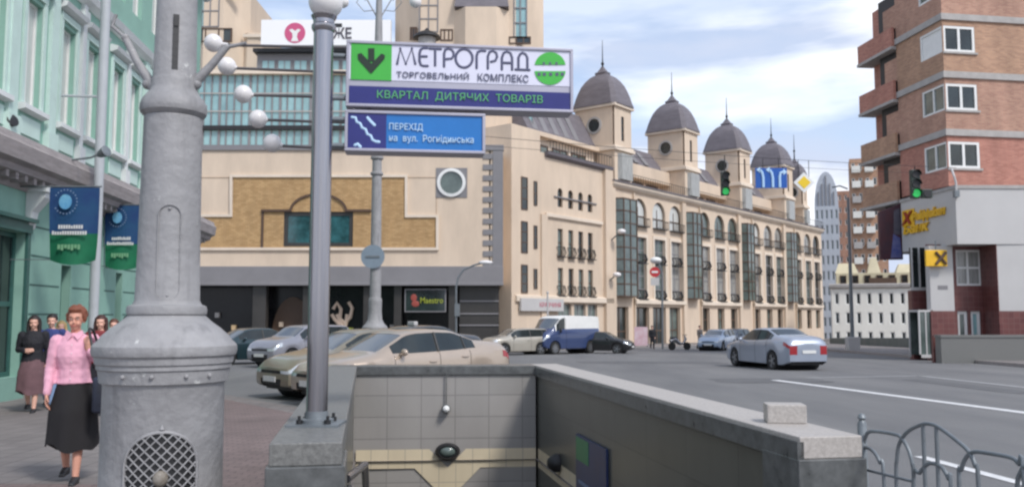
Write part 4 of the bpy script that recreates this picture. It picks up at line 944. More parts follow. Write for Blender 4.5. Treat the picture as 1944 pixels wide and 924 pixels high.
shops = [(fz(a, 600)[0], fz(b, 600)[0], -1.3, zS - .15) for a, b in ((980, 1003), (1006, 1034), (1060, 1085), (1090, 1112), (1116, 1134))]
m = MB(); wall(m, 0, 13.6, -1.6, ZW, rows + shops, 0, .35); m.box(0, 13.6, .36, 12, -1.6, ZW - .02); m.build('wall', M['cream'], wn)
for i, o in enumerate(rows):
    window(wn, o[0], o[1], o[2], o[3], .14, nx=1, nz=2, fm='frame_brown', gm=rnd.choice(['glass', 'glass', 'glass2']), arch=bool(o[4]), fw=.07)
for s in s4:
    for z in (zC, zE): rail(wn, s - .5, s + .5, -.0, z - .02, h=.75, bulge=.14, depth=.3)
for o in shops: window(wn, *o, .2, nx=2, nz=2, fm='grey_panel', gm='glass2', fw=.09, name='shop_window')
g = MB(); z = (zA + zB1) / 2; g.tube([(s4[0] - .9, -.06, z), (s4[-1] + .9, -.06, z)], .07, 6); g.build('iron_tie', M['grey_panel'], wn)
g = MB(); zc_ = fz(1060, 412)[1]; fprof(g, 3.9, 12.1, [(.03, zc_ - .2), (.22, zc_ - .1), (.22, zc_ + .15), (.03, zc_ + .2)]); fprof(g, 0, 13.6, [(.03, zS - .1), (.30, zS), (.30, zS + .4), (.03, zS + .5)]); g.build('string_course', M['cream_light'], wn)
g = MB(); g.box(3.2, 4.0, -.25, -.002, -1.6, zc_); g.box(12.4, 13.6, -.3, -.003, -1.6, ZW); g.build('pilaster', M['cream'], wn)
g = MB(); fprof(g, 3.9, 13.6, [(.03, ZW - .3), (.35, ZW - .12), (.4, ZW + .12), (.03, ZW + .14)]); g.build('cornice', M['mansard'], wn)
rail(wn, 4.2, 13.4, -.1, ZW + .1, h=.9, step=.4, depth=.25)
z_at1 = fz(1060, 258)[1] + .4
g = MB(); g.box(4.0, 13.9, 1.8, 10, ZW - .1, z_at1); g.build('attic_wall', M['cream_light'], wn)
for a in (4.6, 7.4, 10.2): window(wn, a, a + 2.2, ZW + .15, z_at1 - .9, 1.70, nx=2, fm='frame_brown', gm='glass2', fw=.12, fd=.12)
g = MB(); g.box(3.9, 14.0, 1.2, 2.0, z_at1 - .35, z_at1 + .0); g.build('attic_eaves', M['cream'], wn)
g = MB(); zr = z_at1; g.hexa([(4, 1.6, zr), (14, 1.6, zr), (14, 10, zr), (4, 10, zr)], [(4, 3.4, zr + 3.2), (14, 3.4, zr + 3.2), (14, 9, zr + 3.2), (4, 9, zr + 3.2)]); g.build('mansard_roof', M['mansard'], wn)
for a in (4.8, 6.3, 7.8, 9.3, 10.8): g = MB(); g.hexa([(a, 1.75, zr + .3), (a + .7, 1.75, zr + .3), (a + .7, 2.0, zr + .3), (a, 2.0, zr + .3)], [(a, 3.0, zr + 2.7), (a + .7, 3.0, zr + 2.7), (a + .7, 3.2, zr + 2.7), (a, 3.2, zr + 2.7)]); g.build('skylight', M['grey_panel'], wn)
g = MB(); ztp = fz(975, 236)[1]; g.box(-.4, 3.2, -.1, 6, 0, ztp); g.build('stair_tower', M['cream'], wn)
for (a0_, b0_) in ((336, 398), (420, 480), (502, 556)):
    s_, z0_, z1_ = fr_(995, a0_, b0_, -.1); window(wn, s_ - .4, s_ + .4, z0_, z1_, -.16, nx=1, nz=3, fm='frame_brown', gm='glass', fw=.07); s_, z0_, z1_ = fr_(1016, a0_ + 8, b0_ - 8, -.1); window(wn, s_ - .22, s_ + .22, z0_, z1_, -.16, nx=1, nz=2, fm='frame_brown', gm='glass', fw=.06)
sg = thing('shop_sign', 'pale shop sign with faded pink writing over the corner wing shops', 'sign', FO.w(fz(981, 590)[0], -.42, fz(1020, 590)[1]), FO.a)
ws = fz(1062, 580)[0] - fz(981, 580)[0]; g = MB(); g.box(0, ws, 0, .2, 0, .95); g.build('board', M['panel_white'], sg)
text_mb('КРАВЧИНЯ', ws * .5, .36, .01, T=Matrix.Translation((ws * .42, -.01, .30))).build('lettering', mat('pink_letters', srgb(190, 90, 110), .5), sg)

ZC = fz(1160, 347)[1]; MOD = 13.3; zSh = fz(1250, 583)[1]; NB = 4
zar0, zar1 = fz(1253, 436)[1], fz(1253, 385)[1]; ztl0, ztl1 = fz(1257, 574)[1], fz(1257, 456)[1]
g_all = MB(); g_low = MB()
ops = []; arcs = []; talls = []; doors = []; bays = []
for k in range(NB):
    b0 = 14.0 + MOD * k
    if k < 5:
        bays.append((b0 + .1, b0 + (3.3 if k == 0 else 2.9)))
        for c in (4.7, 8.3, 11.6):
            arcs.append((b0 + c - 1.25, b0 + c + 1.25, zar0, zar1, 1)); talls.append((b0 + c - 1.05, b0 + c + 1.05, ztl0, ztl1, 0))
        if k in (0, 9):
            for a, b in ((.2, 2.5), (3.4, 6.2), (6.9, 9.4), (10.1, 12.3)): doors.append((b0 + a, b0 + b, -1.9, zSh))
        else:
            for c in (4.7, 8.3, 11.6): doors.append((b0 + c - .85, b0 + c + .85, 0.0, zSh))
SE = 67.6
ops = [(a, b, zSh + .9, ZC - 1.3) for a, b in bays] + arcs + talls + doors
m = MB(); wall(m, 13.6, SE, -2.2, ZC, ops, 0, .5); m.box(13.6, SE, .8, 14, -2.2, ZC - .02); m.build('wall', M['cream'], ar)
for a, b in bays:                                # angled glass bays, full height
    g = MB(); g.prism([(a, .1), (a + .5, -.75), (b - .5, -.75), (b, .1)], zSh + .9, ZC - 1.3); f = g.build('glass_bay', M['glass2'], ar)
    g = MB(); n_ = 8
    for i in range(n_ + 1):
        z = zSh + .9 + (ZC - 2.2 - zSh) * i / n_; g.prism([(a - .02, .1), (a + .46, -.80), (b - .46, -.80), (b + .02, .1)], z - .05, z + .05)
    for x, y in ((a, .08), (a + .5, -.78), ((a + b) / 2, -.78), (b - .5, -.78), (b, .08)): g.box(x - .05, x + .05, y - .03, y + .05, zSh + .9, ZC - 1.3)
    g.build('mullions', M['frame_brown'], f)
for o in arcs: window(ar, *o[:4], .22, nx=2, nz=2, fm='frame_brown', gm=rnd.choice(['curtain', 'glass2', 'glass', 'curtain_pale']), arch=True, fw=.10); rail(ar, o[0], o[1], -.02, o[2] + .05, h=.7, step=.25, depth=.35)
for o in talls:
    window(ar, *o[:4], .2, nx=2, nz=5, fm='grey_panel', gm=rnd.choice(['glass2', 'glass', 'glass2', 'curtain']), fw=.09)
    for z in (o[2] + .3, (o[2] + o[3]) / 2 + .6): rail(ar, o[0] + .25, o[1] - .25, -.0, z, h=.75, step=.18, bulge=.16, depth=.42, r=.035)
for o in doors: window(ar, *o[:4], .3, nx=2, nz=2, fm='frame_brown', gm=rnd.choice(['glass', 'glass', 'glass2']), fw=.12, name='shop_window')
g = MB()
for o in talls: g.box(o[0] - .28, o[0], -.08, .01, o[2] - .3, o[3] + .3); g.box(o[1], o[1] + .28, -.08, .01, o[2] - .3, o[3] + .3); g.box(o[0], o[1], -.08, .01, o[3], o[3] + .3)
g.build('window_trim', M['cream_light'], ar)
g = MB()
for k in range(4):
    b0 = 14 + MOD * k; fprof(g, b0 + 3.35, b0 + 13.0, [(.02, zSh + .15), (.35, zSh + .3), (.35, zSh + .65), (.02, zSh + .75)])
g.build('string_course', M['cream_light'], ar)
g = MB(); fprof(g, 13.5, SE, [(.02, ZC - .45), (.28, ZC - .3), (.45, ZC - .1), (.5, ZC + .10), (.02, ZC + .12)]); g.build('cornice', M['cream_light'], ar)
g = MB(); g.box(13.5, SE, -.56, -.1, ZC + .125, ZC + .24); g.build('cornice_flashing', M['mansard'], ar)
g = MB()
for k in range(4): b0 = 14 + MOD * k; g.box(b0 - .65, b0 + .05, -.28, -.002, -2.2, ZC - .46); g.box(b0 + 3.35, b0 + 3.5, -.2, -.002, -2.2, ZC - .5)
g.build('pilaster', M['cream'], ar)
rail(ar, 16.8, SE - .5, -.15, ZC + .15, h=.9, step=.45, depth=.3)
g = MB(); g.box(14, SE, 2.4, 12, ZC - .05, ZC + 2.6); g.build('attic_wall', M['cream'], ar)
for k in range(4):
    b0 = 14 + MOD * k
    for a in (4.0, 7.2, 10.2): window(ar, b0 + a, b0 + a + 2.2, ZC + .2, ZC + 1.3, 2.30, nx=2, fm='frame_brown', gm='glass2', fw=.14, fd=.12, name='attic_window')
g = MB(); g.box(14, SE, 1.4, 2.39, ZC + 1.45, ZC + 2.75); g.build('attic_eaves', M['cream'], ar)
g = MB(); zr = ZC + 2.76; g.hexa([(14, 2.0, zr), (SE, 2.0, zr), (SE, 12, zr), (14, 12, zr)], [(14, 3.6, zr + 2.2), (SE, 3.6, zr + 2.2), (SE, 10, zr + 2.2), (14, 10, zr + 2.2)]); g.build('mansard_roof', M['mansard'], ar)
for k in range(4):
    for a in (3.6, 5.6, 7.6, 9.6): x = 14 + MOD * k + a; g = MB(); g.hexa([(x, 2.1, zr + .4), (x + .8, 2.1, zr + .4), (x + .8, 2.6, zr + .4), (x, 2.6, zr + .4)], [(x, 3.2, zr + 1.8), (x + .8, 3.2, zr + 1.8), (x + .8, 3.6, zr + 1.8), (x, 3.6, zr + 1.8)]); g.build('skylight', M['grey_panel'], ar)
def domed_tower(b0, sc_=1.0):
    W_, D_ = 2.9 * (1 if sc_ == 1 else .6), 3.9 * (1 if sc_ == 1 else .6); y0 = -.25; zb_, zl, zt_ = ZC - .2, ZC + 3.2 * sc_, ZC + 6.9 * sc_
    m = MB(); sl = MB()
    wall(m, b0, b0 + W_, zl, zt_, [(b0 + W_ * .4, b0 + W_ * .57, zl + .7, zt_ - .8)], y0, .2)
    m.box(b0, b0 + W_, y0 + .21, D_, zb_, zt_ - .001); m.box(b0, b0 + W_, y0, y0 + .2, zb_, zl)
    t = m.build('tower', M['cream'], ar)
    window(t, b0 + W_ * .4, b0 + W_ * .57, zl + .7, zt_ - .8, y0 + .06, nx=1, nz=3, fm='frame_brown', gm='glass', fw=.06)
    g = MB(); g.prism([(b0 + .17 * W_, y0), (b0 + .24 * W_, y0 - .35), (b0 + .86 * W_, y0 - .35), (b0 + .93 * W_, y0)], zb_ + .6, zl - .5); g.build('tower_bay', M['curtain'], t)
    g = MB(); g.box(b0 - .25, b0 + W_ + .25, y0 - .25, D_ + .2, zl - .25, zl); g.box(b0 - .15, b0 + W_ + .15, y0 - .15, D_ + .1, zl, zl + .18); g.box(b0 - .22, b0 + W_ + .22, y0 - .22, D_ + .2, zt_ - .02, zt_ + .2); g.build('tower_ledge', M['cream_light'], t)
    T = Matrix.Translation((b0 - .001, (y0 + D_) / 2, (zl + zt_) / 2 + .3)) @ Matrix.Rotation(-math.pi / 2, 4, 'Y')
    g = MB(); g.lathe([(.78, 0), (.78, .10), (.60, .12), (.60, .02)], 24, T=T); f = g.build('round_window', M['concrete'], t, smooth=40); g = MB(); g.lathe([(.6, .03), (.6, .05)], 20, T=T); g.build('pane', M['glass'], f)
    cx_, cy_ = b0 + W_ / 2, (y0 + D_) / 2; hx, hy = W_ / 2 + .3, (D_ - y0) / 2 + .3
    pr_ = [(1.0, 0), (1.0, .10), (.95, .42), (.89, .95), (.81, 1.5), (.71, 2.05), (.58, 2.5), (.44, 2.85), (.33, 3.02), (.24, 3.1), (.26, 3.32), (.18, 3.42), (.10, 3.7), (.05, 3.9)]
    vs = []; n = 8
    oct_ = [(-1, -.82), (-.82, -1), (.82, -1), (1, -.82), (1, .82), (.82, 1), (-.82, 1), (-1, .82)]
    for f_, z in pr_:
        for a, b in oct_: vs.append((cx_ + a * hx * f_, cy_ + b * hy * f_, zt_ + .2 + z * sc_))
    fs = [(i * n + j, i * n + (j + 1) % n, (i + 1) * n + (j + 1) % n, (i + 1) * n + j) for i in range(len(pr_) - 1) for j in range(n)] + [list(range(n))[::-1], list(range(len(vs) - n, len(vs)))]
    g = MB(); g.add(vs, fs); g.build('roof', M['mansard'], t, smooth=30)
    g = MB(); g.tube([(cx_, cy_, zt_ + 3.9 * sc_), (cx_, cy_, zt_ + 4.9), (cx_, cy_, zt_ + 6.6)], [.10, .05, .02], 6); g.ball((cx_, cy_, zt_ + 4.4), .16, 8); g.build('finial', M['black_iron'], t)
for k in range(4): domed_tower(14.0 + MOD * k)
domed_tower(60.3, .82)

# ================================================================== BRICK APARTMENT BLOCK (right)
BF = Fr(21.3, 42, .116, -1)                      # left face, receding; the other faces the camera
ba = bthing('brick_apartment_block', 'tall red brown brick apartment block with pale bands and corner windows', BF)
inv = Matrix.Rotation(-BF.a, 4, 'Z') @ Matrix.Translation((-21.3, -42, 0))
def L(x, y, z=0): return inv @ Vector((x, y, z))
rd = Vector((1, .16, 0)).normalized()
Rf = lambda s, v=0: (20.8 + rd.x * s - rd.y * 0 + (-rd.y) * v * -0, 42 + rd.y * s)
zf = [7.75 + 2.88 * k - .38 for k in range(0, 6)]       # band undersides
def rp(s, v): # point on right face: s along to the right, v inward
    return Vector((20.8 + rd.x * s - rd.y * v, 42 + rd.y * s + rd.x * v, 0))
RFr = Fr(21.3, 42, rd.x, rd.y)
bz = [BF.sz(1790, y)[1] for y in (358, 256, 145, 33)]
BANDS = [7.9, bz[1], bz[2], bz[3], 2 * bz[3] - bz[2]]
T2 = inv @ Matrix.Translation((21.3, 42, 0)) @ Matrix.Rotation(RFr.a, 4, 'Z')      # right-face frame into the building's frame
SWL, SWR = 1.65, 2.75
colr = ['brick', 'brick', 'brick_tan', 'brick_red']
for k in range(4):
    z0_, z1_ = BANDS[k], BANDS[k + 1]; wt = z1_ - .38; wb_ = wt - 1.32
    m = MB(); wall(m, -4.1, 0, z0_, z1_, [(-SWL - .25, 0, wb_, wt)], 0, .05); m.box(-4.1, -.35, .9, 13, z0_, z1_)
    m.v = [tuple(v) for v in m.v]
    r = MB(); wall(r, 0, 14, z0_, z1_, [(0, 1.75, wb_, wt)], 0, .05); m.add([T2 @ Vector(v) for v in r.v], r.f)
    m.build('wall', M[['brick_red', 'brick', 'brick_tan', 'brick'][k]], ba)
    f = window(ba, -SWL - .25, -.03, wb_, wt, .01, nx=2 if k != 2 else 1, nz=1, fm='white', gm='glass2' if k != 2 else 'white', fw=.10, fd=.12)
    pt = T2 @ Vector((0.03, .01, wb_)); f = window(ba, 0.03, 1.75, wb_, wt, .01, nx=2, nz=1, fm='white', gm='glass', fw=.13, fd=.12, rot=RFr.a - BF.a, loc=pt)
    g = MB(); g.box(-4.1, .02, -.10, .02, z1_ - .10, z1_ + .22); r = MB(); r.box(-.10, 14, -.10, .02, z1_ - .10, z1_ + .22); r.box(-.02, 1.85, -.08, .0, wb_ - .1, wb_); g.add([T2 @ Vector(v) for v in r.v], r.f)
    g.build('band', M['concrete'], ba)
    # balcony: parapet out from the recessed wall, pier behind
    bh = 1.05; zb_ = z0_ - .25 + .1
    g = MB(); g.box(-7.7, -4.1, -.25, -.10, zb_, zb_ + bh); g.box(-7.7, -7.6, -.10, .7, zb_, zb_ + bh); b_ = g.build('balcony', M[['brick_tan', 'brick_tan', 'brick_red', 'brick_red'][k]], ba)
    g = MB(); g.box(-7.75, -4.1, -.30, .7, zb_ - .16, zb_); g.build('balcony_slab', M['concrete'], b_)
    g = MB(); g.box(-5.4, -4.1, .05, .61, z0_ + .9, z1_ - .75); g.build('side_wall', M['brick'], ba)
m = MB(); m.box(-7.5, -4.1, .62, 13, 5.2, BANDS[-1]); m.box(-4.1, -.3, .31, 13, 5.2, 7.9); m.build('recess_wall', M['brick_red'], ba)
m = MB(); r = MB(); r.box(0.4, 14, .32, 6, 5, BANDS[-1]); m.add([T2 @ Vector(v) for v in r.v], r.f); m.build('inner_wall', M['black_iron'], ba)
for k in range(4): window(ba, -6.6, -4.5, BANDS[k] + 1.0, BANDS[k + 1] - .5, .57, nx=2, fm='frame_brown', gm='glass', fw=.08, name='balcony_window')
# white storefront fascia
Bp = P(1815, 400, 39.5); dl_ = Vector((-.053, 1, 0)).normalized(); Ap = Bp + dl_ * 5.0; Ap.z = Bp.z = 0; Cp = Bp + Vector((10, .2, 0))
zt_, zb_ = P(1815, 358, 39.5).z, P(1815, 463, 39.5).z
fa = bthing('storefront', 'white clad ground floor storefront with maroon tiles under the brick apartments', Fr(Bp.x, Bp.y, 1, .02)); fo = Fr(Bp.x, Bp.y, 1, .02)
def lw(mb, name, m_, **k): return wb(mb, name, M[m_], fa, **k)
g = MB(); th = Vector((.0, .5, 0))
pl = [Ap, Bp, Cp, Cp + Vector((0, 4, 0)), Ap + Vector((2.5, 2.5, 0))]
g.hexa([(p.x, p.y, zb_) for p in pl], [(p.x, p.y, zt_) for p in pl]); lw(g, 'fascia', 'panel_white')
g = MB(); pl2 = [p + Vector((0, -.05, 0)) if i in (1, 2) else p for i, p in enumerate(pl)]; g.hexa([(p.x - .05, p.y, zt_) for p in pl2], [(p.x - .05, p.y, zt_ + .16) for p in pl2]); lw(g, 'coping', 'concrete')
q = P(1893, 500, 39.6); g = MB(); zq0 = P(1893, 590, 39.6).z; g.box(q.x, q.x + 8, q.y, q.y + 3, zq0, zb_); g.box(q.x, q.x + 8, q.y + .03, q.y + 3, -1, zq0); lw(g, 'side_panel', 'panel_white')
g = MB(); g.box(q.x + .0, q.x + 8, q.y - .02, q.y + .028, -1, zq0 - .002); g.box(q.x - .03, q.x, q.y - .02, q.y + 3, -1, zb_); lw(g, 'side_base', 'maroon')
Dr = 40.9; rl = P(1762, 600, Dr).x; rr2 = q.x + .1
zW0, zW1 = P(1850, 542, Dr).z, P(1850, 474, Dr).z
RFm = Fr(rl, Dr, 1, 0); o1 = RFm.sz(1815, 500)[0]; o2 = RFm.sz(1886, 500)[0]; dz0, dz1 = RFm.sz(1850, 645)[1], RFm.sz(1850, 590)[1]
dd = [(RFm.sz(a, 600)[0], RFm.sz(b, 600)[0], dz0, dz1) for a, b in ((1818, 1838), (1843, 1862), (1867, 1886))]
m = MB(); wall(m, 0, rr2 - rl + .2, -1, zb_ + .1, [(o1, o2, zW0, zW1)] + dd, 0, .3)
rfl = thing('tmp', 't', 't', (rl, Dr, 0)); m.v = [(x + rl, y + Dr, z) for x, y, z in m.v]; m.m = 0; lw(m, 'recess_wall', 'maroon'); bpy.data.objects.remove(rfl)
off = Vector((rl, Dr, 0)) - fa.location; ang = -fo.a
def fwin(a, b, c, d, **k): return window(fa, a, b, c, d, 0, rot=ang, loc=Matrix.Rotation(-fo.a, 4, 'Z') @ (off + Vector((a, .1, c))), **k)
fwin(o1, o2, zW0, zW1, nx=3, nz=2, fm='white', gm='curtain', fw=.10)
for i, o in enumerate(dd): fwin(*o, nx=1, nz=1, fm='white', gm=['glass2', 'teal_glass', 'glass2'][i], fw=.14, name='shop_door')
g = MB(); a = P(1768, 590, 40.4); b = P(1808, 480, 40.4); g.box(a.x, b.x, 40.4, 40.8, a.z, zb_); lw(g, 'white_pier', 'panel_white')
g = MB(); g.box(a.x + .35, a.x + .8, 40.385, 40.399, a.z + 1.0, a.z + 1.18); lw(g, 'pier_lettering', 'grey_panel')
g = MB(); g.box(a.x - .05, b.x + .05, 40.35, 40.85, -1, a.z); lw(g, 'pier_base', 'maroon')
g = MB(); a = P(1730, 545, 41.6); b = P(1766, 470, 41.6); g.box(a.x, b.x + .4, 41.6, 41.7, a.z, zb_); lw(g, 'side_glazing', 'glass')
g = MB()
for i in range(4): x = a.x + .02 + i * .35; g.box(x, x + .07, 41.54, 41.599, a.z, zb_)
g.box(a.x, b.x + .4, 41.55, 41.72, a.z - .15, a.z); lw(g, 'glazing_frame', 'panel_white')
g = MB(); g.box(a.x, b.x + .4, 41.6, 42.0, -1, a.z - .15); lw(g, 'side_base', 'maroon')
# glass kiosk box and lettering
kk = thing('glass_porch', 'narrow white framed glass porch beside the maroon shop wall', 'porch', (P(1750, 660, 40.9).x, 40.9, zg(40.9) + .13))
wk = 27 * 40.9 / F; hk = P(1750, 592, 40.9).z - kk.location.z
g = MB()
for x in (-wk / 2, wk / 2 - .07):
    for y in (-.5, .5): g.box(x, x + .07, y, y + .07, 0, hk)
g.box(-wk / 2, wk / 2, -.5, .57, hk, hk + .1); g.box(-wk / 2, wk / 2, -.5, -.43, 0, .15); g.box(-.03, .03, -.497, -.45, .15, hk); g.build('frame', M['panel_white'], kk)
g = MB(); g.box(-wk / 2 + .03, wk / 2 - .03, -.47, -.46, .1, hk); g.box(-wk / 2 + .03, wk / 2 - .03, .53, .54, .1, hk); g.build('glazing', M['glass2'], kk)
LF = Fr(Ap.x, Ap.y, Bp.x - Ap.x, Bp.y - Ap.y)
M['logo_yellow'] = mat('yellow_letters', srgb(232, 182, 40), .5, var=.1, vscale=4); M['logo_red'] = mat('dark_red_letter', srgb(150, 50, 30), .5)
ls = thing('bank_lettering', 'yellow two line lettering with a red X on the white storefront fascia', 'sign', LF.w(LF.sz(1714, 440)[0], -.02, LF.sz(1714, 440)[1]), LF.a)
def lsp(px, py): a_, z_ = LF.sz(px, py, -.02); return a_ - LF.sz(1714, 440)[0], z_ - ls.location.z
a1, zz1 = lsp(1735, 424); a2_, _ = lsp(1796, 408); zz2 = lsp(1735, 402)[1]
text_mb('Райффайзен', a2_ - a1, zz2 - zz1, .08, bold=.03, shear=.2, T=Matrix.Translation((a1, 0, zz1))).build('lettering', M['logo_yellow'], ls)
a1, zz1 = lsp(1717, 446); a2_, _ = lsp(1766, 436); zz2 = lsp(1717, 426)[1]
text_mb('Банк', a2_ - a1, zz2 - zz1, .08, bold=.03, shear=.2, T=Matrix.Translation((a1, 0, zz1))).build('lettering', M['logo_yellow'], ls)
a1, zz1 = lsp(1715, 428); a2_, _ = lsp(1734, 400); zz2 = lsp(1715, 404)[1]
g = MB(); g.box(a1 - .05, a2_ + .1, -.03, 0, zz1 - .1, zz2 + .1); g.build('backing', M['logo_yellow'], ls)
text_mb('X', a2_ - a1, zz2 - zz1, .06, bold=.03, shear=.2, T=Matrix.Translation((a1, -.04, zz1))).build('lettering', M['logo_red'], ls)
c = P(1777, 490, 40.1); bs = thing('bank_emblem', 'small yellow hanging emblem with a dark cross under the storefront fascia', 'sign', c)
T = Matrix.Rotation(math.pi / 2, 4, 'X'); g = MB(); g.box(-.5, .5, -.06, .06, -.38, .38); g.build('board', M['logo_yellow'], bs, bevel=.03)
g = MB(); g.tube([(-.05, -.08, -.28), (.42, -.08, .28)], .07, 6); g.tube([(-.05, -.08, .28), (.42, -.08, -.28)], .07, 6); g.build('cross', M['frame_brown'], bs)
g = MB(); g.tube([(0, 0, .38), (0, 0, .8)], .03, 6); g.build('hanger', M['galv'], bs)
# tall advert banner at the corner of the storefront
a = P(1672, 493, 44.9); b = P(1711, 395, 44.9); ad = thing('advert_banner', 'tall dark red and blue advert banner at the left corner of the storefront', 'advert', (a.x, 44.9, a.z)); W_, H_ = b.x - a.x, b.z - a.z
g = MB(); g.extr([(0, 0), (W_, 0.02), (W_, H_ + .25), (0, H_ - .2)], 0, .22); g.build('board', mat('dark_red_print', srgb(86, 44, 52), .5, col2=srgb(60, 44, 56), vscale=1.5), ad)
g = MB(); g.extr([(W_ * .45, .1), (W_ * .95, .1), (W_ * .9, H_ * .42), (W_ * .6, H_ * .5)], -.01, 0); g.build('picture', mat('blue_print', srgb(60, 74, 140), .5, col2=srgb(120, 120, 160), vscale=3), ad)
g = MB(); g.extr([(W_ * .62, H_ * .5), (W_ * .93, H_ * .48), (W_ * .93, H_ * 1.0), (W_ * .66, H_ * .95)], -.01, 0); g.build('picture', mat('grey_print', srgb(92, 88, 98), .5, var=.3), ad)
# granite planter wall and the small red column in front
pw = MB(); a = P(1786, 640, 37); zt_ = a.z; pw.box(a.x, a.x + 14, 37, 37.5, -1, zt_); pw.box(a.x - .03, a.x + 14, 36.96, 37.54, zt_, zt_ + .10); o = pw.build('planter_wall', M['granite'], loc=(0, 0, 0)); tag(o, 'long low grey granite wall on the right pavement', 'low wall')
a = P(1775, 640, 38); g = MB(); g.box(a.x - .12, a.x + .12, 37.9, 38.1, -.6, a.z + .1); o = g.build('brick_post', M['maroon']); tag(o, 'slim maroon post at the end of the grey granite wall', 'post')

# ================================================================== FAR BUILDINGS
def far_block(name, label, D, px0, px1, pyt, wallm, cols, rowsn, wm='glass', depth=5, trim=None, wfrac=(.45, .5), z0=-2.5, arch=False, base=0, ang=-0.34, fm='white'):
    a = P(px0, pyt, D); b = P(px1, pyt, D); fr = Fr(a.x, D, math.cos(ang), math.sin(ang)); t = bthing(name, label, fr, group=None); W_ = fr.sz(px1, pyt)[0]; H_ = a.z
    g = MB(); cw = W_ / cols; rh = (H_ - z0 - base) / rowsn; ops = []
    for i in range(cols):
        for j in range(rowsn):
            x = (i + .5) * cw; z = z0 + base + (j + .45) * rh; ops.append((x - cw * wfrac[0] / 2, x + cw * wfrac[0] / 2, z - rh * wfrac[1] / 2, z + rh * wfrac[1] / 2))
    wall(g, 0, W_, z0, H_, ops, 0, .3); g.box(0, W_, .32, depth, z0, H_ - .01)
    for x in (0, W_): g.poly([(x, 0, z0), (x, .33, z0), (x, .33, H_), (x, 0, H_)])
    g.build('wall', M[wallm], t)
    for o in ops[:100]: window(t, *o, .1, nx=2 if cw > 3 else 1, nz=1, fm=fm, gm=wm, fw=.1)
    return t, fr, W_, H_, cw, rh
M['silver_panel'] = mat('silver_cladding', srgb(176, 182, 190), .35, var=.08, vscale=.3)
M['lemon'] = mat('lemon_roof', srgb(200, 190, 160), .7, var=.12, vscale=.6); M['offwhite'] = mat('offwhite_render', srgb(220, 218, 210), .8, var=.06, vscale=.4)
t, fr, W_, H_, cw, rh = far_block('office_building', 'slim silver grey high rise at the end of the arcaded building', 128, 1546, 1592, 392, 'silver_panel', 5, 9, 'glass2', wfrac=(.55, .6), fm='silver_panel')
g = MB(); n = 14; arc = [(W_ * .5 - W_ * .5 * math.cos(math.pi * i / n), H_ + 5.2 * math.sin(math.pi * i / n)) for i in range(n + 1)]; g.extr(arc, .5, 5); g.build('curved_top', M['silver_panel'], t, smooth=40)
g = MB()
for i in range(5): g.extr([(W_ * (.16 + .16 * i), H_ - .2), (W_ * (.20 + .16 * i), H_ - .2), (W_ * (.20 + .16 * i), H_ + 4.6 - abs(2 - i) * 1.2), (W_ * (.16 + .16 * i), H_ + 4.6 - abs(2 - i) * 1.2)], .3, .49)
g.build('fin', M['grey_panel'], t)
far_block('apartment_block', 'plain brown brick block between the silver high rise and balcony flats', 150, 1588, 1622, 363, 'brick', 3, 12, 'glass', wfrac=(.4, .45))
t, fr, W_, H_, cw, rh = far_block('apartment_block', 'beige high rise flats with stacked white balconies behind the brick apartments', 140, 1612, 1680, 302, 'brick_tan', 5, 12, 'glass', wfrac=(.5, .5))
for j in range(12):
    for x in (.3, W_ * .42): z = -2.5 + j * rh; g = MB(); g.box(x, x + cw * 1.2, -1.0, -.002, z + .1, z + 1.15); g.build('balcony', M['offwhite'] if j % 3 else M['concrete'], t)
t, fr, W_, H_, cw, rh = far_block('town_house', 'white three storey town house with a pale yellow roof storey', 100, 1578, 1745, 547, 'offwhite', 8, 3, 'glass', wfrac=(.42, .60), base=.4, z0=-2.2)
g = MB(); fprof(g, -.2, W_ + .2, [(.05, H_ - .1), (.35, H_ + .1), (.4, H_ + .4), (.05, H_ + .5)]); g.build('cornice', M['concrete'], t)
zt_ = P(1640, 518, 100).z; g = MB(); g.box(.6, W_ - .3, 1.2, 4.8, H_, zt_); g.build('attic_wall', M['lemon'], t)
for i in range(7): window(t, 1 + i * 1.3, 1.7 + i * 1.3, H_ + .55, zt_ - .25, 1.1, fm='frame_brown', gm='glass', fw=.08)
g = MB(); sgs = fr.sz(1650, 530)[0]; g.box(sgs, sgs + 2.9, .2, .5, H_ + .5, H_ + 1.15); g.build('roof_sign', M['frame_brown'], t)
for a, b, h in ((.5, 3.0, 1.2), (4.0, 5.4, 1.8), (7.0, 9.6, 1.0)): g = MB(); g.hexa([(a, 1.3, zt_), (b, 1.3, zt_), (b, 4.7, zt_), (a, 4.7, zt_)], [(a + .4, 2.2, zt_ + h), (b - .4, 2.2, zt_ + h), (b - .4, 4, zt_ + h), (a + .4, 4, zt_ + h)]); g.build('roof', M['lemon'], t)
hw_ = MB(); a = P(1575, 640, 82); b = P(1762, 640, 60)
hw_.hexa([(a.x, a.y, -2), (b.x, b.y, -2), (b.x + .3, b.y + .5, -2), (a.x + .3, a.y + .5, -2)], [(a.x, a.y, P(1575, 641, 82).z), (b.x, b.y, P(1762, 641, 60).z), (b.x + .3, b.y + .5, P(1762, 641, 60).z), (a.x + .3, a.y + .5, P(1575, 641, 82).z)])
o = hw_.build('street_barrier', mat('green_grey_hoarding', srgb(96, 108, 106), .7, col2=srgb(120, 124, 122), vscale=.8, stretch=(2, 2, .2))); tag(o, 'green grey low hoarding along the street below the white town house', 'hoarding')

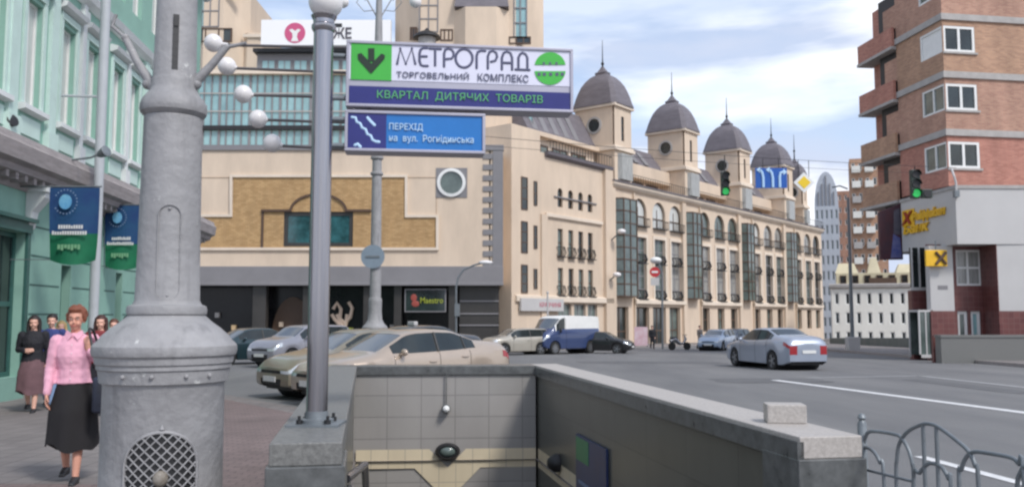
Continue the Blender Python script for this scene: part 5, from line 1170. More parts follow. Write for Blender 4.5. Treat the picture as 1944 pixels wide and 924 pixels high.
# ================================================================== STREET FURNITURE IN THE DISTANCE
fl = thing('street_lamp', 'grey ornate lamp post rising behind the parked cars', 'street lamp', (P(712, 600, 28).x, 28, zg(28)))
def h28(py): return P(712, py, 28).z - zg(28)
m = MB(); m.lathe([(.42, 0), (.42, h28(628)), (.40, h28(620)), (.30, h28(614)), (.23, h28(606)), (.21, h28(590)), (.22, h28(570)), (.18, h28(566)), (.165, h28(400)), (.15, h28(300)), (.13, h28(80)), (.10, h28(0)), (.05, h28(-60))], 24)
m.build('post', M['lamp_grey'], fl, smooth=30)
for py in (300, 330, 568): m = MB(); m.lathe([(.17, -.06), (.21, -.03), (.21, .03), (.17, .06)], 20, c=(0, 0, h28(py))); m.build('collar', M['lamp_grey'], fl, smooth=40)
for sg in (-1, 1):
    m = MB(); m.tube([(0, 0, h28(60)), (sg * .1, 0, h28(30)), (sg * .45, 0, h28(-5)), (sg * .9, 0, h28(-18)), (sg * 1.2, 0, h28(-8))], .022, 6); m.tube([(sg * .15, 0, h28(20)), (sg * .5, 0, h28(22)), (sg * .75, 0, h28(5)), (sg * .6, 0, h28(-8)), (sg * .45, 0, h28(2))], .015, 6); m.build('bracket', M['lamp_grey'], fl, smooth=50)
    m = MB(); m.ball((sg * 1.2, 0, h28(-8) - .22), .2, 14); m.build('globe', M['globe'], fl, smooth=60)
rsn = thing('road_sign', 'round road sign seen from behind, clamped to the grey ornate lamp post', 'road sign', (P(708, 487, 27.8).x, 27.78, P(708, 487, 27.8).z))
T = Matrix.Rotation(math.pi / 2, 4, 'X'); m = MB(); m.lathe([(.38, 0), (.38, .02)], 28, T=T); m.build('disc', mat('sign_back_blue_grey', srgb(124, 138, 150), .5, var=.08), rsn, smooth=40)
m = MB(); m.box(-.22, .22, -.045, -.02, -.03, .03); m.build('clamp', M['galv'], rsn)
cp = thing('street_lamp', 'thin grey post with a curved arm in front of the shopping centre corner', 'street lamp', (P(866, 640, 42).x, 42, zg(42)))
q = lambda px, py: P(px, py, 42) - cp.location
m = MB(); m.tube([q(866, 660), q(866, 545), q(870, 526), q(880, 512), q(900, 503), q(915, 499)], .045, 8); m.build('post', M['galv'], cp, smooth=50)
m = MB(); c = q(922, 498); m.ball(c, .3, 12, (1.2, .6, .35)); m.build('lamp_head', M['globe'], cp, smooth=60); m = MB(); c = q(868, 588); m.box(c.x - .12, c.x + .12, -.1, .1, c.z - .3, c.z + .3); m.build('control_box', M['galv'], cp)
wp_ = thing('flag_pole', 'thin pale pole standing by the corner wing behind the van', 'pole', (P(1040, 650, 60).x, 60, zg(60)))
m = MB(); m.tube([(0, 0, 0), (0, 0, P(1040, 555, 60).z - zg(60))], .06, 8); m.ball((0, 0, P(1040, 555, 60).z - zg(60)), .1, 8); m.build('post', M['panel_white'], wp_, smooth=50)
sl = thing('street_lamp', 'slim street lamp with a white bowl head in front of the arcade', 'street lamp', (P(1258, 655, 62).x, 62, zg(62)))
q = lambda px, py: P(px, py, 62) - sl.location
m = MB(); m.tube([q(1258, 662), q(1257, 520), q(1250, 498)], .07, 8); m.build('post', M['galv'], sl, smooth=50)
m = MB(); m.ball(q(1245, 494), .42, 16, (1, 1, .6)); m.build('lamp_head', M['white'], sl, smooth=60)
rs2 = thing('road_sign', 'small round red and white road sign under the white bowl lamp', 'road sign', P(1243, 516, 61.5))
m = MB(); m.lathe([(.36, 0), (.36, .03)], 24, T=T); m.build('disc', mat('sign_red', srgb(186, 40, 48), .5), rs2); m = MB(); m.box(-.22, .22, -.05, -.03, -.07, .07); m.build('bar', M['white'], rs2); m = MB(); m.box(-.3, .3, -.02, .02, -.95, -.42); m.build('plate', M['panel_white'], rs2)
for i, (px, py, lab) in enumerate(((1172, 446, 'upper small lamp on a slanted arm at the first glass bay'), (1163, 528, 'lower small lamp on a slanted arm at the first glass bay'))):
    t = thing('wall_lamp', lab, 'wall lamp', P(px, py, 74)); m = MB(); m.tube([(-.6, .6, -.5), (.2, 0, .2)], .06, 6); m.build('arm', M['galv'], t); m = MB(); m.ball((.35, -.1, .3), .38, 10, (1, 1, .6)); m.build('lamp_head', M['globe'], t, smooth=60)
tp = thing('mast', 'tall dark grey mast in front of the white town house', 'mast', (P(1619, 660, 56).x, 56, zg(56)))
m = MB(); m.lathe([(.13, 0), (.11, 5), (.08, P(1619, 375, 56).z - zg(56))], 12); m.build('post', M['galv'], tp, smooth=50)
m = MB(); m.tube([(0, 0, 10.5), (-.5, 0, 10.7), (-1.0, 0, 10.6)], .05, 6); m.build('arm', M['galv'], tp); m = MB(); m.box(-.38, .38, -.3, .3, 0, .95); m.build('base_cabinet', M['panel_white'], tp, bevel=.03)
# cable across the street with the lights and signs that hang from it
W0 = Vector((P(712, 240, 28).x, 28, 7.75)); W1 = Vector((P(1815, 322, 40.6).x, 40.6, 8.55))
def wpt(t): v = W0.lerp(W1, t); v.z -= .45 * 4 * t * (1 - t) * .35; return v
m = MB(); m.tube([wpt(i / 24) for i in range(25)], .010, 5); m.tube([wpt(i / 24) + Vector((0, 0, -.32)) for i in range(1, 24)], .008, 5); o = m.build('span_cable', M['black_iron']); tag(o, 'thin cable strung across the street carrying lights and signs', 'cable')
br = thing('wall_bracket', 'pale curved bracket lamp on top of the storefront fascia', 'bracket', P(1815, 368, 39.4)); m = MB(); m.tube([(0, 0, 0), (.02, 0, .5), (-.05, 0, .8), (0, .3, 1.2)], .05, 8); m.build('arm', M['panel_white'], br); m = MB(); m.box(-.1, .12, -.1, .1, -.15, .15); m.build('base', M['galv'], br)
M['green_light'] = mat('lit_green', srgb(20, 130, 60), .3, emit=(srgb(40, 190, 90), .45)); M['housing'] = mat('signal_housing', srgb(40, 52, 46), .5)
def at_wire(px):
    lo, hi = 0, 1
    for _ in range(50):
        t = (lo + hi) / 2; v = wpt(t)
        if v.x / v.y < ray(px, 320)[0]: lo = t
        else: hi = t
    return wpt(lo)
def signal(px, py0, py1, label, extra=None):
    v = at_wire(px); z1_ = P(px, py0, v.y).z; z0_ = P(px, py1, v.y).z; H_ = z1_ - z0_; t = thing('traffic_light', label, 'traffic light', (v.x, v.y, z0_)); r = H_ / 6; rw_ = r * .9
    m = MB(); m.box(-r * .98, r * .98, -.05, .18, 0, H_); m.build('housing', M['housing'], t, bevel=.03)
    for i, mm in enumerate(('green_light', 'black_plastic', 'black_plastic')):
        TT = Matrix.Translation((0, -.05, H_ * (1 + 2 * i) / 6)) @ Matrix.Rotation(math.pi / 2, 4, 'X'); m = MB(); m.lathe([(r * .85, 0), (r * .82, .03)], 18, T=TT); m.build('lens', M[mm], t)
        m = MB(); pts = [(r * .95 * math.cos(R(a)), r * .95 * math.sin(R(a))) for a in range(-10, 191, 20)]
        for (x, z), (x2, z2) in zip(pts, pts[1:]): m.poly([(x, -.05, H_ * (1 + 2 * i) / 6 + z), (x2, -.05, H_ * (1 + 2 * i) / 6 + z2), (x2, -.22, H_ * (1 + 2 * i) / 6 + z2), (x, -.22, H_ * (1 + 2 * i) / 6 + z)])
        m.build('visor', M['housing'], t)
    if extra: m = MB(); m.box(r * 1.2, r * 3.4, -.05, .15, 0, r * 1.9); m.build('side_lamp', M['housing'], t, bevel=.03); TT = Matrix.Translation((r * 2.3, -.05, r * .95)) @ Matrix.Rotation(math.pi / 2, 4, 'X'); m = MB(); m.lathe([(r * .8, 0), (r * .8, .03)], 16, T=TT); m.build('lens', M['black_plastic'], t)
    m = MB(); m.tube([(0, .05, H_), (0, 0, v.z - z0_)], .02, 6); m.build('hanger', M['black_iron'], t)
signal(1376, 326, 371, 'hanging traffic light showing green in front of the third domed tower')
signal(1737, 322, 376, 'hanging traffic light showing green with a side lamp, above the storefront', True)
def hung(px0, py0, px1, py1, name, label, boardm, parts, diamond=False):
    pm = (px0 + px1) / 2; v = at_wire(pm); a = P(px0, py0, v.y); b = P(px1, py1, v.y); t = thing(name, label, 'road sign', (v.x, v.y, (a.z + b.z) / 2)); w2, h2 = (b.x - a.x) / 2, (a.z - b.z) / 2
    m = MB()
    if diamond: m.extr([(-w2, 0), (0, -h2), (w2, 0), (0, h2)], -.02, .02)
    else: m.box(-w2, w2, -.02, .02, -h2, h2)
    m.build('board', M[boardm], t); parts(t, w2, h2)
    m = MB(); m.tube([(-w2 * .5, .03, h2 * .5), (-w2 * .5, 0, v.z - t.location.z)], .015, 5); m.tube([(w2 * .5, .03, h2 * .5), (w2 * .5, 0, v.z - t.location.z)], .015, 5); m.build('hanger', M['black_iron'], t)
    return t
def lanes(t, w, h):
    for j, cx in enumerate((-.62, -.02, .60)):
        m = MB(); c = cx * w
        if j < 2: pts = [(c + .10 * w, -.95), (c + .10 * w, .0), (c + .04 * w, .5), (c - .08 * w, .8)]
        else: pts = [(c - .08 * w, -.95), (c - .08 * w, .1), (c - .02 * w, .5), (c + .16 * w, .6)]
        m.tube([(x, -.03, z * h) for x, z in pts], .055, 6); x, z = pts[-1]; d = -1 if j < 2 else 1
        m.poly([(x, -.045, z * h + .13), (x + d * .16, -.045, z * h), (x, -.045, z * h - .13)]); m.build('arrow', M['sign_pale'], t)
M['lane_blue'] = mat('lane_sign_blue', srgb(22, 84, 166), .4, var=.05)
hung(1433, 319, 1494, 357, 'lane_sign', 'blue overhead lane sign with three white arrows', 'lane_blue', lanes)
def prio(t, w, h): m = MB(); m.extr([(-w * .62, 0), (0, -h * .62), (w * .62, 0), (0, h * .62)], -.035, -.021); m.build('field', mat('priority_yellow', srgb(232, 196, 40), .4), t)
hung(1505, 327, 1546, 366, 'priority_sign', 'white edged yellow diamond sign hanging above the street', 'white', prio, True)
# advert boards and street clutter at the foot of the arcade
ab = thing('advert_board', 'pink and white advert board standing at the arcade entrance', 'advert board', (P(1217, 655, 66).x, 66, zg(66) + .12)); m = MB(); m.box(-.5, .5, -.04, .04, .1, 1.5); m.build('board', mat('pink_board', srgb(196, 150, 160), .6, col2=srgb(216, 200, 205), vscale=2), ab)
m = MB(); m.box(-.5, -.44, -.2, .2, 0, .1); m.box(.44, .5, -.2, .2, 0, .1); m.build('foot', M['galv'], ab)

# ================================================================== VEHICLES
def lerp_tab(tab, x):
    if x <= tab[0][0]: return tab[0][1]
    for (a, b), (c, d) in zip(tab, tab[1:]):
        if x <= c: t = (x - a) / (c - a); return b + (d - b) * t
    return tab[-1][1]
def smooth_tab(tab, x, e=.02): return (lerp_tab(tab, x - e) + 2 * lerp_tab(tab, x) + lerp_tab(tab, x + e)) / 4
TYPES = {
    'sedan': dict(top=[(-.5, .62), (-.49, .74), (-.465, .80), (-.34, .83), (-.30, .84), (-.16, .985), (-.06, 1.0), (.06, .985), (.115, .95), (.27, .70), (.42, .62), (.475, .55), (.5, .46)],
                  belt=[(-.5, .60), (-.46, .70), (-.3, .70), (0, .665), (.26, .645), (.42, .57), (.47, .50), (.5, .42)], ws=(.125, .262), rs=(-.305, -.175), side=(-.27, .20), wheels=(-.29, .31), r=.225),
    'suv': dict(top=[(-.5, .55), (-.49, .72), (-.47, .80), (-.44, .96), (-.40, .985), (-.1, 1.0), (.06, .98), (.11, .95), (.25, .72), (.42, .655), (.47, .60), (.5, .48)],
                belt=[(-.5, .5), (-.47, .68), (-.3, .66), (0, .64), (.25, .63), (.42, .60), (.47, .54), (.5, .44)], ws=(.12, .242), rs=(-.482, -.445), side=(-.42, .19), wheels=(-.29, .31), r=.22),
    'van': dict(top=[(-.5, .5), (-.495, .93), (-.48, .98), (0, 1.0), (.18, .99), (.24, .95), (.36, .66), (.44, .58), (.485, .52), (.5, .40)],
                belt=[(-.5, .45), (-.48, .63), (0, .63), (.2, .62), (.36, .55), (.44, .50), (.485, .46), (.5, .36)], ws=(.25, .355), rs=(-.5, -.499), side=(.16, .30), wheels=(-.30, .33), r=.165)}
def paint(name, rgb, metal=.35): return mat('paint_' + name, srgb(*rgb), .34, metal=metal, coat=.8, var=.03, vscale=2)
def vehicle(name, label, cat, pos, heading, L_, W_, H_, typ, pm, group=None, roofm=None, lights='grille', plate=True, steel=False, nobadge=False):
    """heading = world direction of travel (dx, dy)"""
    T_ = TYPES[typ]; rz = math.atan2(heading[1], heading[0]); v = thing(name, label, cat, pos, rz, group)
    hw = W_ / 2; zsill = .135 * H_; rr = T_['r'] * H_ * (1.0 if typ != 'van' else 1); wx = [w_ * L_ for w_ in T_['wheels']]; ra = rr * 1.13
    xs = set([-.5, .5, -.497, .497])
    for i in range(41): xs.add(-.49 + .98 * i / 40)
    for w_ in wx:
        for f in (-1.02, -1, -.92, -.75, -.5, -.25, 0, .25, .5, .75, .92, 1, 1.02): xs.add((w_ + f * ra) / L_)
    for k in ('ws', 'rs', 'side'): xs.update(T_[k])
    xs = sorted(x for x in xs if -.5 <= x <= .5)
    ys = []; [ys.append(x) for x in xs if not ys or x - ys[-1] > .0025]; xs = ys
    NR = 13; rings = []
    for x in xs:
        X = x * L_; ax = abs(x) * 2; plan = 1 - .10 * ax ** 6 - .05 * ax ** 2; w_ = hw * plan
        endf = max(0, (abs(x) - .485) / .015); w_ *= 1 - .06 * endf
        zt_ = smooth_tab(T_['top'], x, .012) * H_; zb_ = min(smooth_tab(T_['belt'], x, .012) * H_, zt_ - .03 * H_)
        cab = max(0, min(1, (zt_ - zb_) / (.30 * H_)))
        arch = 0
        for c in wx:
            if abs(X - c) < ra: arch = max(arch, rr * .98 + math.sqrt(ra * ra - (X - c) ** 2))
        zl = zsill + (.08 * H_ * max(0, (abs(x) - .42) / .08)); zlow = max(zl, arch)
        zm = zlow + (zb_ - zlow) * .45
        sl = .80 if typ != 'van' else .93
        gh = zt_ - zb_; ti = .66 + .0 * cab if typ != 'van' else .90
        pr_ = [(w_ * .90, zlow), (w_ * .975, zlow + .02 * H_), (w_ * 1.0, zm), (w_ * .992, zb_ - (zb_ - zm) * .35), (w_ * .965, zb_ - .012 * H_), (w_ * (.935), zb_ + .008 * H_ * cab)]
        def crown(f): return zb_ + gh * (1 - (abs(f)) ** 2.6)
        if cab > .02:
            yb = w_ * (.925); yt = w_ * ((ti + .06 * (1 - cab)) if typ != 'van' else ti)
            g1 = (yb + (yt - yb) * .08, zb_ + .02 * H_ * cab + gh * .02); g2 = (yb + (yt - yb) * .86, zb_ + gh * .86); g3 = (yt * .97 if typ != 'van' else yt, zb_ + gh * .945)
        else: g1 = (w_ * .90, zb_ + gh * .3); g2 = (w_ * .82, zb_ + gh * .6); g3 = (w_ * .74, zb_ + gh * .75)
        # blend low crown shapes with cabin shapes
        lo = [(w_ * .90, zb_ + gh * .35), (w_ * .80, zb_ + gh * .68), (w_ * .70, zb_ + gh * .82)]
        k = cab; gg = [(a[0] * (1 - k) + b[0] * k, a[1] * (1 - k) + b[1] * k) for a, b in zip(lo, (g1, g2, g3))]
        pr_ += gg + [(gg[2][0] * .84, zb_ + gh * .975), (gg[2][0] * .5, zb_ + gh * .995), (gg[2][0] * .25, zt_), (0, zt_)]
        rings.append([(X, y, z) for y, z in pr_])
    cats = {'body': MB(), 'windshield': MB(), 'rear_window': MB(), 'side_window': MB(), 'roof': MB(), 'headlight': MB(), 'tail_light': MB(), 'grille': MB()}
    order = list(cats); nR = len(rings[0])
    sides = {'L': 1, 'R': -1}; store = {}
    def putquad(key, q): store.setdefault(key, []).append(q)
    for i in range(len(xs) - 1):
        xm = (xs[i] + xs[i + 1]) / 2
        zt_ = smooth_tab(T_['top'], xm, .012); zb_ = smooth_tab(T_['belt'], xm, .012)
        for j in range(nR - 1):
            cat_ = 'body'
            if j == 6 and T_['side'][0] < xm < T_['side'][1] and zt_ - zb_ > .10: cat_ = 'side_window'
            if j >= 8 and T_['ws'][0] < xm < T_['ws'][1]: cat_ = 'windshield'
            if j >= 8 and T_['rs'][0] < xm < T_['rs'][1] and typ != 'van': cat_ = 'rear_window'
            if roofm and j >= 5 and typ == 'van' and cat_ == 'body' and (zt_ - zb_) > .2: cat_ = 'roof' if j >= 6 else 'body'
            if xm > .425 and j in (3, 4): cat_ = 'headlight'
            if xm < -.44 and j in (3,) and typ != 'van': cat_ = 'tail_light'
            for s in (1, -1):
                a, b, c, d = rings[i][j], rings[i + 1][j], rings[i + 1][j + 1], rings[i][j + 1]
                q = [(p[0], p[1] * s, p[2]) for p in (a, b, c, d)]
                key = cat_ + ('' if cat_ not in ('headlight', 'tail_light', 'side_window') else ('L' if s > 0 else 'R')); putquad(key, q if s > 0 else q[::-1])
    for end, ring, sg in (('f', rings[-1], 1), ('r', rings[0], -1)):
        cols = [-1, -.62, -.42, -.14, .14, .42, .62, 1]
        def ep(j, c, bulge=.05): y, z = ring[j][1], ring[j][2]; return (ring[j][0] + sg * bulge * (1 - c * c) * (1 if 0 < j < nR - 2 else .3), y * c, z)
        for j in range(nR - 1):
            for a, b in zip(cols, cols[1:]):
                cat_ = 'body'; outer = abs(a + b) / 2 > .52
                if end == 'f' and j in (3, 4) : cat_ = ('headlight' + ('L' if a > 0 else 'R')) if outer else 'grille'
                if end == 'f' and j in (0, 1): cat_ = 'grille' if not outer else 'body'
                if end == 'r' and j in (2, 3) and abs(a + b) / 2 > .7: cat_ = 'tail_light' + ('L' if a > 0 else 'R')
                if end == 'r' and j == 0: cat_ = 'grille'
                putquad(cat_, [ep(j, a), ep(j, b), ep(j + 1, b), ep(j + 1, a)])
    nm = {'body': pm, 'windshield': M['windshield'], 'rear_window': M['car_glass'], 'side_window': M['car_glass'], 'roof': roofm or pm, 'headlight': M['lens'], 'tail_light': M['tail'], 'grille': M['black_plastic']}
    for key, qs in store.items():
        base = key.rstrip('LR'); m = MB()
        for q in qs: m.poly(q)
        me_o = m.build(base, nm[base], v)
        bm = bmesh.new(); bm.from_mesh(me_o.data); bmesh.ops.remove_doubles(bm, verts=bm.verts, dist=.0008); bmesh.ops.dissolve_degenerate(bm, edges=bm.edges, dist=.0005)
        bmesh.ops.recalc_face_normals(bm, faces=bm.faces)
        if base in ('windshield', 'rear_window', 'side_window', 'headlight', 'tail_light', 'grille', 'roof'):
            off_ = {'grille': -.012, 'headlight': .004, 'tail_light': .004, 'roof': 0}.get(base, -.004)
            bm.normal_update()
            cen = Vector((0, 0, H_ * .45))
            for vv in bm.verts:
                n_ = vv.normal; n_ = n_ if n_.dot(vv.co - cen) > 0 else -n_; vv.co += n_ * off_
        bm.to_mesh(me_o.data); bm.free()
        for p in me_o.data.polygons: p.use_smooth = True
        me_o.data.set_sharp_from_angle(angle=R(38))
    m = MB(); m.box(-.46 * L_, .46 * L_, -hw * .66, hw * .66, zsill + .02, zsill + .30 * H_)
    for c in wx: m.lathe([(ra * .98, -hw * .86), (ra * .98, hw * .86)], 20, T=Matrix.Translation((c, 0, rr)) @ Matrix.Rotation(math.pi / 2, 4, 'X'))
    m.build('underbody', M['black_plastic'], v)
    m = MB(); zbm = .60 * H_; m.box(T_['side'][0] * L_ * .92, T_['side'][1] * L_ * .85, -hw * .72, hw * .72, .35 * H_, zbm); m.build('interior', M['black_plastic'], v)
    tw = .20; first = None
    for c in wx:
        for s in (1, -1):
            m = MB(); TT = Matrix.Translation((c, s * (hw * .965 - tw / 2), rr)) @ Matrix.Rotation(-s * math.pi / 2, 4, 'X')
            m.lathe([(rr * .66, -tw / 2), (rr * .95, -tw / 2), (rr, -tw * .35), (rr, tw * .35), (rr * .95, tw / 2), (rr * .68, tw / 2), (rr * .64, tw * .3)], 28, T=TT); w_ = m.build('wheel', M['rubber'], v, smooth=30)
            m = MB(); m.lathe([(rr * .67, tw * .1), (rr * .67, tw * .44), (rr * .62, tw * .44), (rr * .60, tw * .2)], 28, T=TT)
            for a in range(5 if typ != 'van' else 8):
                a_ = 2 * math.pi * a / (5 if typ != 'van' else 8); TR = TT @ Matrix.Rotation(a_, 4, 'Z'); m.box(0, rr * .64, -rr * .11, rr * .11, tw * .28, tw * .42, T=TR)
            m.lathe([(rr * .16, tw * .2), (rr * .16, tw * .47), (rr * .05, tw * .5)], 12, T=TT); m.build('rim', M['rim'], w_, smooth=30)
            m = MB(); m.lathe([(rr * .6, tw * .12), (rr * .6, tw * .18)], 20, T=TT); m.build('hub_recess', M['black_plastic'], w_)
    for s in (1, -1):
        if typ != 'van':
            m = MB(); x = T_['side'][1] * L_ * .80; m.ball((x, s * (hw * .98 + .06), .70 * H_), .10, 14, (.6, 1, .7)); m.box(x - .03, x + .03, min(s * hw * .88, s * hw * 1.0), max(s * hw * .88, s * hw * 1.0), .665 * H_, .69 * H_); m.build('mirror', pm, v, smooth=50)
            # pillars and door seams
            a_, b_ = T_['side'];
            m = MB()
            for fx in ((a_ + b_) / 2 - .01,) + (((a_ * .86 + b_ * .14)),):
                i_ = min(range(len(xs)), key=lambda i: abs(xs[i] - fx)); r_ = rings[i_]
                p1, p2 = r_[6], r_[7]; m.tube([(p1[0], p1[1] * s * 1.0, p1[2]), (p2[0], p2[1] * s, p2[2])], .028 if abs(fx) < .15 else .02, 6)
            m.build('pillar', M['black_plastic'], v, smooth=50)
            for fx in (b_ - .01, (a_ + b_) / 2 - .012, a_ + .045):
                i_ = min(range(len(xs)), key=lambda i: abs(xs[i] - fx)); r_ = rings[i_]; m = MB(); m.tube([(p[0], p[1] * s * 1.001, p[2]) for p in r_[1:6]], .006, 4); m.build('door_seam', M['black_plastic'], v)
            for fx in ((a_ + b_) / 2 + .01, a_ + .06):
                i_ = min(range(len(xs)), key=lambda i: abs(xs[i] - fx)); r_ = rings[i_][3]; m = MB(); m.tube([(r_[0], r_[1] * s * 1.01, r_[2]), (r_[0] + .07, r_[1] * s * 1.03, r_[2]), (r_[0] + .16, r_[1] * s * 1.01, r_[2])], .014, 6); m.build('door_handle', pm, v, smooth=50)
        else:
            m = MB(); m.ball((.27 * L_, s * (hw + .1), .62 * H_), .12, 12, (.5, .8, 1.2)); m.build('mirror', M['black_plastic'], v, smooth=50)
            i_ = min(range(len(xs)), key=lambda i: abs(xs[i] - .14)); m = MB(); m.tube([(p[0], p[1] * s * 1.001, p[2]) for p in rings[i_][1:8]], .008, 4); m.build('door_seam', M['black_plastic'], v)
    if plate:
        m = MB(); x = .5 * L_ + .055; m.box(x, x + .015, -.26, .26, .27 * H_, .27 * H_ + .11); m.build('number_plate', M['plate'], v)
        m = MB(); x = -.5 * L_ - .055; m.box(x - .015, x, -.26, .26, .42 * H_, .42 * H_ + .11); m.build('number_plate', M['plate'], v)
    return v
def cpos(px, D, dz=0): x, _ = ray(px, 650); return (x * D, D, zg(D) + dz)
GP = 'cars parked in front of the shopping centre'
h60 = (-.84, -.54)
gold = paint('gold', (140, 132, 114)); beige = paint('beige', (178, 162, 146)); silver = paint('silver', (158, 166, 180), .45)
vehicle('parked_car', 'gold beige sedan with its nose out past the steel sign pole', 'car', (-3.3, 19.5, zg(19.5)), (-.74, -.67), 4.4, 1.76, 1.45, 'sedan', gold, GP)
vehicle('parked_car', 'pinkish beige sedan parked right behind the granite stairwell wall', 'car', (-2.15, 17.75, zg(17.75)), (-.74, -.67), 4.35, 1.78, 1.44, 'sedan', beige, GP)
vehicle('parked_car', 'silver grey off-road car with a dark grille, left of the steel pole', 'car', (cpos(576, 34.5)[0], 34.5, zg(34.5)), (-.55, -.83), 4.3, 1.8, 1.62, 'suv', paint('pewter', (150, 150, 158)), GP)
vehicle('parked_car', 'dark teal car partly hidden by the cast lamp post', 'car', (cpos(474, 37)[0], 37, zg(37)), (-.7, -.71), 4.4, 1.75, 1.5, 'sedan', paint('dark_teal', (38, 62, 68)), GP)
tx = vehicle('parked_car', 'dark car showing only its roof behind the pinkish beige sedan', 'car', (cpos(783, 25.5)[0], 25.5, zg(25.5)), (-.7, -.71), 4.5, 1.75, 1.55, 'sedan', paint('charcoal', (50, 52, 54)), GP)
m = MB(); m.box(-.07, .07, -.16, .16, 1.54, 1.66); m.build('roof_sign', M['panel_white'], tx, bevel=.02)
vehicle('parked_car', 'pale beige car parked left of the blue van', 'car', (cpos(980, 50)[0], 50, zg(50)), (-.85, -.52), 4.0, 1.7, 1.5, 'suv', paint('pale', (176, 170, 158)), GP)
vehicle('van', 'blue van with a white roof parked before the corner wing', 'van', (cpos(1070, 52)[0], 52, zg(52)), (-.75, -.66), 4.7, 1.9, 2.25, 'van', paint('blue', (52, 68, 108), .1), None, roofm=M['white'])
vehicle('parked_car', 'black low car right behind the blue van', 'car', (cpos(1140, 53)[0], 53, zg(53)), (.93, -.36), 3.9, 1.7, 1.32, 'sedan', paint('black', (22, 22, 24), .1), GP)
vehicle('moving_car', 'silver blue sedan driving away on the open road', 'car', (cpos(1468, 32.8)[0], 32.8, zg(32.8)), (-.22, .975), 4.75, 1.80, 1.50, 'sedan', silver)
vehicle('parked_car', 'pale blue car far off beside the arcade, left of the silver sedan', 'car', (cpos(1362, 60)[0], 60, zg(60)), (-.5, -.86), 4.2, 1.7, 1.45, 'suv', paint('ice', (168, 184, 204)), GP)
vehicle('parked_car', 'dark blue small car parked far off behind the silver sedan roof', 'car', (cpos(1392, 66)[0], 66, zg(66)), (-.6, -.8), 4.0, 1.7, 1.5, 'suv', paint('navy', (40, 48, 66)), GP)
# parked scooter at the arcade
mc = thing('motor_scooter', 'grey scooter parked on the kerb by the arcade', 'scooter', (P(1290, 655, 61).x, 61, zg(61)), R(20))
for x in (-.6, .6): m = MB(); m.lathe([(.16, -.05), (.27, -.05), (.27, .05), (.16, .05)], 18, T=Matrix.Translation((x, 0, .27)) @ Matrix.Rotation(math.pi / 2, 4, 'X')); m.build('wheel', M['rubber'], mc)
m = MB(); m.tube([(-.75, 0, .62), (-.35, 0, .72), (0, 0, .45), (.3, 0, .45), (.5, 0, .75), (.42, 0, 1.0)], [.14, .17, .12, .08, .09, .05], 10); m.build('body', M['rim'], mc, smooth=50)
m = MB(); m.tube([(-.7, 0, .82), (-.2, 0, .80)], .12, 8); m.build('seat', M['black_plastic'], mc, smooth=50); m = MB(); m.tube([(.42, -.3, 1.05), (.42, .3, 1.05)], .02, 6); m.build('handlebar', M['black_plastic'], mc)

# ================================================================== PEOPLE
def evalmesh(mb, voxel, it=2, disp=None):
    me = bpy.data.meshes.new('tmp'); me.from_pydata([tuple(v) for v in mb.v], [], mb.f)
    bm = bmesh.new(); bm.from_mesh(me); bmesh.ops.recalc_face_normals(bm, faces=bm.faces); bm.to_mesh(me); bm.free()
    o = bpy.data.objects.new('tmp', me); C.objects.link(o)
    md = o.modifiers.new('r', 'REMESH'); md.mode = 'VOXEL'; md.voxel_size = voxel; md.use_smooth_shade = True
    if it: ms = o.modifiers.new('s', 'SMOOTH'); ms.factor = .5; ms.iterations = it
    dg = bpy.context.evaluated_depsgraph_get(); nm_ = bpy.data.meshes.new_from_object(o.evaluated_get(dg)); bpy.data.objects.remove(o)
    if disp:
        nv = [v.co + disp(v.co) * v.normal for v in nm_.vertices]
        for v, c in zip(nm_.vertices, nv): v.co = c
    for p in nm_.polygons: p.use_smooth = True
    return nm_
def mobj(name, me, m, parent):
    me.materials.clear(); me.materials.append(m); o = bpy.data.objects.new(name, me); C.objects.link(o); o.parent = parent; return o
def loft(mb, secs, n=20):
    """secs: (centre, rx, ry) horizontal ellipses"""
    vs = []
    for c, rx, ry in secs:
        for j in range(n): a = 2 * math.pi * j / n; vs.append((c[0] + rx * math.cos(a), c[1] + ry * math.sin(a), c[2]))
    k = len(secs); fs = [(i * n + j, i * n + (j + 1) % n, (i + 1) * n + (j + 1) % n, (i + 1) * n + j) for i in range(k - 1) for j in range(n)] + [list(range(n))[::-1], list(range((k - 1) * n, k * n))]
    return mb.add(vs, fs)
def tubes(mb, pts, rs, n=12):
    pts = [Vector(p) for p in pts]; mb.tube(pts, rs, n)
    for p, r in zip(pts, rs): mb.ball(p, r, 10)
def hand(mb, w, d, side, palm, curl=.5):
    """palm from the wrist w along d; five fingers; palm = inward normal"""
    d = Vector(d).normalized(); pn = Vector(palm).normalized(); a = d.cross(pn).normalized(); w = Vector(w)
    for t in (-.026, -.009, .009, .026): mb.tube([w + a * t * .7, w + d * .045 + a * t, w + d * .085 + a * t], [.017, .016, .013], 8)
    for i, t in enumerate((-.030, -.010, .010, .029)):
        l = (.062, .075, .072, .055)[i]; b = w + d * .085 + a * t; m1 = b + (d + pn * curl * .5).normalized() * l * .5; m2 = m1 + (d + pn * curl * 1.3).normalized() * l * .5
        mb.tube([b - d * .01, b, m1, m2], [.0095, .0095, .0088, .0072], 8); mb.ball(m2, .0072, 8)
    b = w + d * .025 + a * side * .022; m1 = b + (d * .6 + a * side * .7 + pn * .4).normalized() * .04; m2 = m1 + (d + pn * .5).normalized() * .032
    mb.tube([b, m1, m2], [.013, .011, .009], 8); mb.ball(m2, .009, 8)
